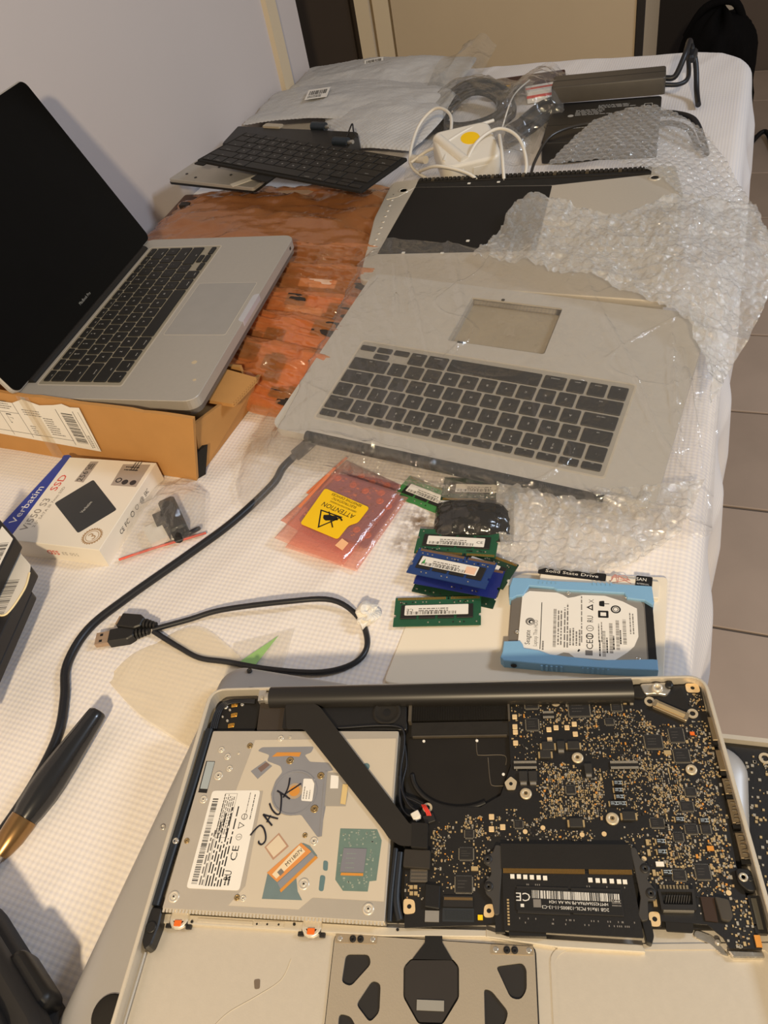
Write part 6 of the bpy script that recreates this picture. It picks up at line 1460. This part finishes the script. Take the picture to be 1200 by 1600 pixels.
b.lines(68, 104, 20, 2, 4, z + .1, 0, 3, 3, .35, .7); b.plate(circ(70, 86, 3.4, 16), [circ(70, 86, 2.2, 16)], z, z + .1, 3); b.cyl(78, 84, z, z + .1, 3.4, 14, 3); b.cyl(87, 84, z, z + .1, 3.4, 14, 3); b.lines(76, 100, 14, 3, 3, z + .1, rv, 3, 5, .4, .7)
b.plate(circ(81.5, 14, 9.2, 26), [circ(81.5, 14, 7.8, 26)], z - .1, z, 5); b.text('3', 81.5, 14, z, 9, rad(60), 5); b.plate(circ(81.5, 14, 6.6, 22), [circ(81.5, 14, 6.0, 22)], z - .1, z, 5)
for k in range(24): b.rbox(81.5 + 9.6 * math.cos(k * PI / 12), 14 + 9.6 * math.sin(k * PI / 12), .9, 1.2, z - .1, z, k * PI / 12, 5)
b.build('print', [M['white'], mat('print_grey', (146, 138, 130), .6), M['red'], mat('print_dark', (52, 48, 50), .6), mat('print_taupe', (168, 156, 146), .5), mat('print_gold', (176, 146, 112), .5)], v)
b = mb(); b.prism(rq([(41.7, 84.4), (88.7, 48.2), (65.0, 15.9), (17.7, 49.8)], 2.4), 22, 22.16, 0); p_ = b.build('drive_picture', mat('picture_slate', (52, 54, 58), .4, 0, .5, .06, 20), v)
b = mb(); b.text('Verbatim', 55, 48, 22.3, 3.4, rad(80), 0, 15); b.build('lettering', M['legend'], p_)
b = mb(); b.x = MM @ Matrix.Translation((97.6, 0, 0)) @ Matrix.Rotation(rad(90), 4, 'Z') @ Matrix.Rotation(rad(90), 4, 'X')
for x, s in ((33, 'CE'), (43, 'FC'), (73, '@'), (83, 'EAC')): b.text(s, x, 11, .1, 5, 0, 0, 7)
b.plate(circ(54, 11, 3, 16), [circ(54, 11, 2.2, 16)], 0, .1, 0); b.plate(circ(63, 11, 2.6, 16), [circ(63, 11, 2.1, 16)], 0, .1, 0)
b.x = MM @ Matrix.Translation((0, -.35, 0)) @ Matrix.Rotation(rad(90), 4, 'X'); b.text('SSD', 42, 11, .2, 5.4, PI, 1, 13); b.text('Vi550 S3', 64, 11, .2, 4, PI, 2, 24)
b.build('side_print', [mat('print_dark', (52, 48, 50), .6), M['red'], mat('print_pale', (176, 168, 158), .6)], v)

for nm, P in (('capacity_panel', [(22.0, 80.2), (24.0, 109.2), (33.2, 109.9), (32.8, 79.8)]), ('feature_panel', [(64.8, 78.6), (93.1, 78.8), (93.0, 110.1), (62.8, 108.2)])):
    b = mb(); b.prism(P, 22.0, 22.15); b.build(nm, mat('print_taupe', (168, 156, 146), .5), v)

# zip bag with a black plug beside it
t = thing('zip_bag', 'clear red-edged zip bag with a black adapter plug, between boxed drive and thick black cable', 'bag', (-.430, .382, .0))
B = [(-.030, -.058, .001), (.002, -.034, .0015), (.037, -.010, .001)]; T = [(-.044, .050, .002), (-.02, .054, .004), (.008, .046, .002)]
V = coons(B, T, [(-.030, -.058, .001), (-.042, .0, .010), (-.044, .050, .002)], [(.037, -.010, .001), (.024, .02, .006), (.008, .046, .002)], 70, 70)
x, y = V[..., 0], V[..., 1]; V[..., 2] += .016 * np.exp(-((x + .005) ** 2 + (y - .005) ** 2) / .0011); V = displace(V, .0022 * ridge(x * 60, y * 44, 3) + .001 * fbm(x * 90, y * 90, 3)); V[..., 2] = np.maximum(V[..., 2], .0006); grid_obj('bag_film', V, ZIP, t)
b = MB(); b.tube([(-.031, -.052, .0035), (.0, -.030, .004), (.036, -.006, .0035)], .0012, 6); b.build('red_seal', mat('seal_red', (226, 92, 72), .5), t)
b = MB(); b.x = Matrix.Translation((-.004, .004, .0)) @ Matrix.Rotation(rad(-44), 4, 'Z'); b.prism(rr(.048, .016, .003, 3), .001, .013, 0, .002); b.box(-.012, .004, -.017, -.008, .002, .010); b.tube([(.02, 0, .008), (.034, -.004, .008)], .004, 8, 0, 0); b.build('black_plug', M['black'], t)
b = MB(); b.x = Matrix.Translation((-.012, -.016, .001)) @ Matrix.Rotation(rad(-40), 4, 'Z'); b.box(-.012, .014, -.009, .008, 0, .006); b.build('white_tab', M['white'], t)
b = MB(); b.tube([(.014, -.016, .004), (.024, -.012, .008), (.028, -.004, .006), (.02, -.010, .004)], .0022, 7); b.build('screw_pack', M['rubber'], t)

# black packages with price stickers
e1, e2 = Vector((.30, -.954)), Vector((-.89, .456))
for lab, c, z0, st in (('lowest black retail package with long barcode strip, in front of the boxed drive', (-.494, .264), 0, 0), ('black retail package with torn white price sticker, middle of its stack', (-.499, .280), .031, 1), ('topmost black retail package, its barcode label touching the blue printed band', (-.520, .296), .046, 2)):
    t = thing('black_package', lab, 'package', (c[0], c[1], z0 if z0 else .022), 0, 'black retail packages')
    H_ = 8 if z0 == 0 else 12
    q = lambda a, b_: tuple(e1 * a + e2 * b_)
    b = mb(); b.prism(rq([q(0, 0), q(0, 70), q(115, 70), q(115, 0)], 2), 0, H_, 0, .6); b.build('carton', mat('carton_black', (28, 27, 30), .45, 0, .5, .08, 30), t)
    ra = math.atan2(-e1.y, -e1.x)
    if st != 1:
        b = mb(); b.prism(rq([q(3, 3), q(3, 27), q(112, 27), q(112, 3)], 1), H_, H_ + .15); l = b.build('barcode_label', M['white'], t)
        b = mb(); o1 = q(56, 6); o2 = q(106, 6); b.bars(*o1, 48, 17, H_ + .2, ra, 0, 34, 3 + st); b.bars(*o2, 42, 17, H_ + .2, ra, 1, 30, 8 + st); b.build('print', [M['ink'], M['grey_ink']], l)
    else:
        b = mb(); b.prism(rq([q(-.5, 2), q(-.5, 66), q(60, 66), q(88, 40), q(64, 22), q(52, 4), q(20, -4), q(6, -1)], 2), H_ + .1, H_ + .5, 0, .1); s = b.build('price_sticker', mat('sticker_white', (222, 216, 206), .6, 0, .3, .05, 30), t)
        b = mb(); b.text('$24.99', *q(38, 34), H_ + .6, 5.2, ra, 0, 22); b.text('CABLE', *q(30, 50), H_ + .6, 3.6, ra, 0, 18); b.text('MOBILE', *q(8, 36), H_ + .6, 3.0, ra, 0, 11); b.lines(*q(58, 42), 44, 1, 3, H_ + .6, ra, 0, 4, .6, .9)
        o = q(54, 8); b.bars(*o, 36, 15, H_ + .6, ra, 1, 24, 5); b.build('print', [M['ink'], M['grey_ink']], s)
        b = mb(); b.tube([q(6, -1.2) + (H_ + .5,), q(22, -4.2) + (H_ + .6,), q(52, 4) + (H_ + .6,), q(62, 20) + (H_ + .6,)], .9, 5, 0); b.build('torn_edge', mat('torn_cream', (246, 226, 178), .8), t)

# cables
t = thing('thick_power_cable', 'thick black power cable curving from the clear bag to the screwdriver', 'cable', (0, 0, 0))
b = MB(); b.tube([(-.342, .500, .010), (-.356, .470, .006), (-.358, .445, .0042), (-.374, .394, .0042), (-.396, .350, .0042), (-.4275, .292, .0042), (-.443, .255, .0042), (-.4395, .220, .0042), (-.4225, .194, .0042), (-.4075, .165, .0042), (-.4015, .130, .0042), (-.402, .087, .0042), (-.41, .03, .0042)], .0037, 10)
b.build('cord', M['rubber'], t)
b = MB(); b.tube([(-.330, .530, .015), (-.342, .500, .010), (-.350, .484, .008)], .0062, 12, 0, 4); b.build('strain_relief', M['rubber'], t)
t = thing('usb_cable', 'thin black USB cable looped on the cloth with two flat plugs', 'cable', (0, 0, 0))
b = MB(); b.tube([(-.384, .267, .006), (-.358, .283, .006), (-.333, .297, .008), (-.282, .315, .010), (-.246, .326, .008), (-.22, .317, .004), (-.205, .296, .003), (-.208, .278, .003), (-.23, .264, .003), (-.270, .257, .0028), (-.308, .255, .0028), (-.332, .253, .0028), (-.354, .258, .003), (-.383, .266, .005)], .0023, 8)
b.build('cord', M['rubber'], t)
for k, (x, y, z, a) in enumerate(((-.4065, .2555, .0015, 24), (-.404, .268, .0035, 6))):
    b = MB(); b.x = Matrix.Translation((x, y, z)) @ Matrix.Rotation(rad(a), 4, 'Z')
    b.prism(rq([(-.011, -.0065), (.006, -.007), (.011, -.004), (.011, .004), (.006, .007), (-.011, .0065)], .001), 0, .0085, 0, .001)
    for q in range(4): b.tube([(.012 + q * .0028, 0, .0045), (.0138 + q * .0028, 0, .0045)], .0046 - q * .0006, 10, 0, 0)
    b.build('plug_body', M['black'], t)
    b = MB(); b.x = Matrix.Translation((x, y, z)) @ Matrix.Rotation(rad(a), 4, 'Z')
    if k == 0:
        b.box(-.0225, -.011, -.0058, .0058, .002, .0066, 0)
        for yy in (-.003, .003): b.box(-.019, -.0165, yy - .0012, yy + .0012, .0066, .0067, 1)
    else: b.box(-.0135, -.011, -.004, .004, .002, .0066, 0)
    b.build('metal_shell', [mat('usb_metal', (190, 164, 138), .35, .7), M['ink']], t)

# papers on the cloth
t = thing('waxy_sheet', 'crumpled translucent paper sheet on the cloth under the silver cover', 'paper', (-.34, .22, 0))
V = coons([(-.400, .218, .0006), (-.35, .195, .001), (-.292, .180, .0006)], [(-.375, .262, .0008), (-.345, .280, .003), (-.288, .256, .0008)], [(-.400, .218, .0006), (-.392, .24, .002), (-.375, .262, .0008)], [(-.292, .180, .0006), (-.288, .256, .0008)], 50, 40)
V = displace(V, .001 * np.clip(ridge(V[..., 0] * 30, V[..., 1] * 40, 4), 0, 1)); V[..., 2] += .0004; V -= np.array([-.34, .22, 0])
grid_obj('sheet', V, film_mat('wax_paper', (250, 246, 236), .30, .5, (250, 242, 224), .1, 60, 1.3, .15), t)
t = thing('leaflet', 'clear leaflet with a green triangle beside the USB cable loop', 'paper', (-.29, .265, .0022), rad(0))
b = MB(); b.add([(-.014, -.012, 0), (.03, -.012, 0), (.022, .032, .0006), (-.022, .008, 0)], [(0, 1, 2, 3)], 0); b.build('sheet', film_mat('leaflet_film', (250, 249, 246), .12, .2, (244, 240, 232), .05, 60, 1.4, .15), t)
b = MB(); b.prism([(-.010, -.010), (.005, -.010), (.012, .022)], .0004, .0007); b.build('green_print', mat('leaf_green', (150, 190, 120), .6, 0, .3, .1, 60), t)
t = thing('paper_crumb', 'small crumpled scrap of white tissue beside the cable loop', 'tissue', (-.212, .319, .0))
u = np.linspace(0, 2 * PI, 25)[None, :]; v2 = np.linspace(0, PI, 15)[:, None]; n_ = 1 + .35 * vnoise(2.5 * np.cos(u) * np.sin(v2) + 5, 2.5 * np.sin(u) * np.sin(v2) + 3 * np.cos(v2) + 7, 2)
V = np.stack([.0085 * np.sin(v2) * np.cos(u) * n_, .0105 * np.sin(v2) * np.sin(u) * n_, .0075 + .0075 * np.cos(v2) * n_], -1); V[..., 2] = np.maximum(V[..., 2], 0); grid_obj('wad', V[:, ::-1], M['white'], t, smooth=False)

# screwdriver and ribbed black case at the near left
t = thing('screwdriver', 'screwdriver with dark plastic handle and brass ferrule lying on the thick cable', 'screwdriver', (-.378, .186, .0155), rot=(rad(5), 0, rad(-7)))
b = mb(); b.x = MM @ Matrix.Rotation(rad(90), 4, 'X')
b.lathe(0, 0, [(.1, 0), (5.6, .2), (6.8, 1.4), (7.4, 6), (8.6, 20), (10.4, 40), (11.6, 56), (11.6, 66), (10.4, 78), (9.0, 84), (8.6, 86)], 8); b.build('handle', mat('handle_smoke', (32, 33, 36), .22, 0, .55, .1, 30), t)
b = mb(); b.x = MM @ Matrix.Rotation(rad(90), 4, 'X'); b.lathe(0, 0, [(9.2, 84), (9.4, 88), (8.8, 98), (7.0, 106), (5.6, 110)], 18); b.build('ferrule', mat('ferrule_brass', (150, 118, 78), .28, .85, .5, .2, 60), t)
b = mb(); b.x = MM @ Matrix.Rotation(rad(90), 4, 'X'); b.lathe(0, 0, [(3.6, 109), (3.6, 190)], 12); b.build('shaft', M['steel'], t)
t = thing('ribbed_case', 'black ribbed rubber case cut off at the near corner of the table', 'case', (-.350, -.032, .0), rad(-24))
for k, (w, d, z0, z1, r, nm) in enumerate(((.150, .135, 0, .022, .03, 'lower_shell'), (.138, .122, .022, .028, .028, 'groove'), (.146, .130, .028, .042, .03, 'upper_shell'), (.118, .102, .042, .050, .026, 'lid'), (.094, .080, .050, .054, .02, 'lid_panel'))):
    b = MB(); b.prism(rr(w, d, r, 7), z0, z1, 0, min(.006, (z1 - z0) * .45), None, True); b.build(nm, mat('case_rubber', (38, 36, 35), .6, 0, .4, .1, 60, .1, 300) if k != 1 else M['chip'], t)
b = MB(); b.x = Matrix.Translation((.02, .066, .012)); b.prism(rr(.040, .014, .006, 4), .006, .022, 0, .004, None, True); b.build('latch', M['black'], t)
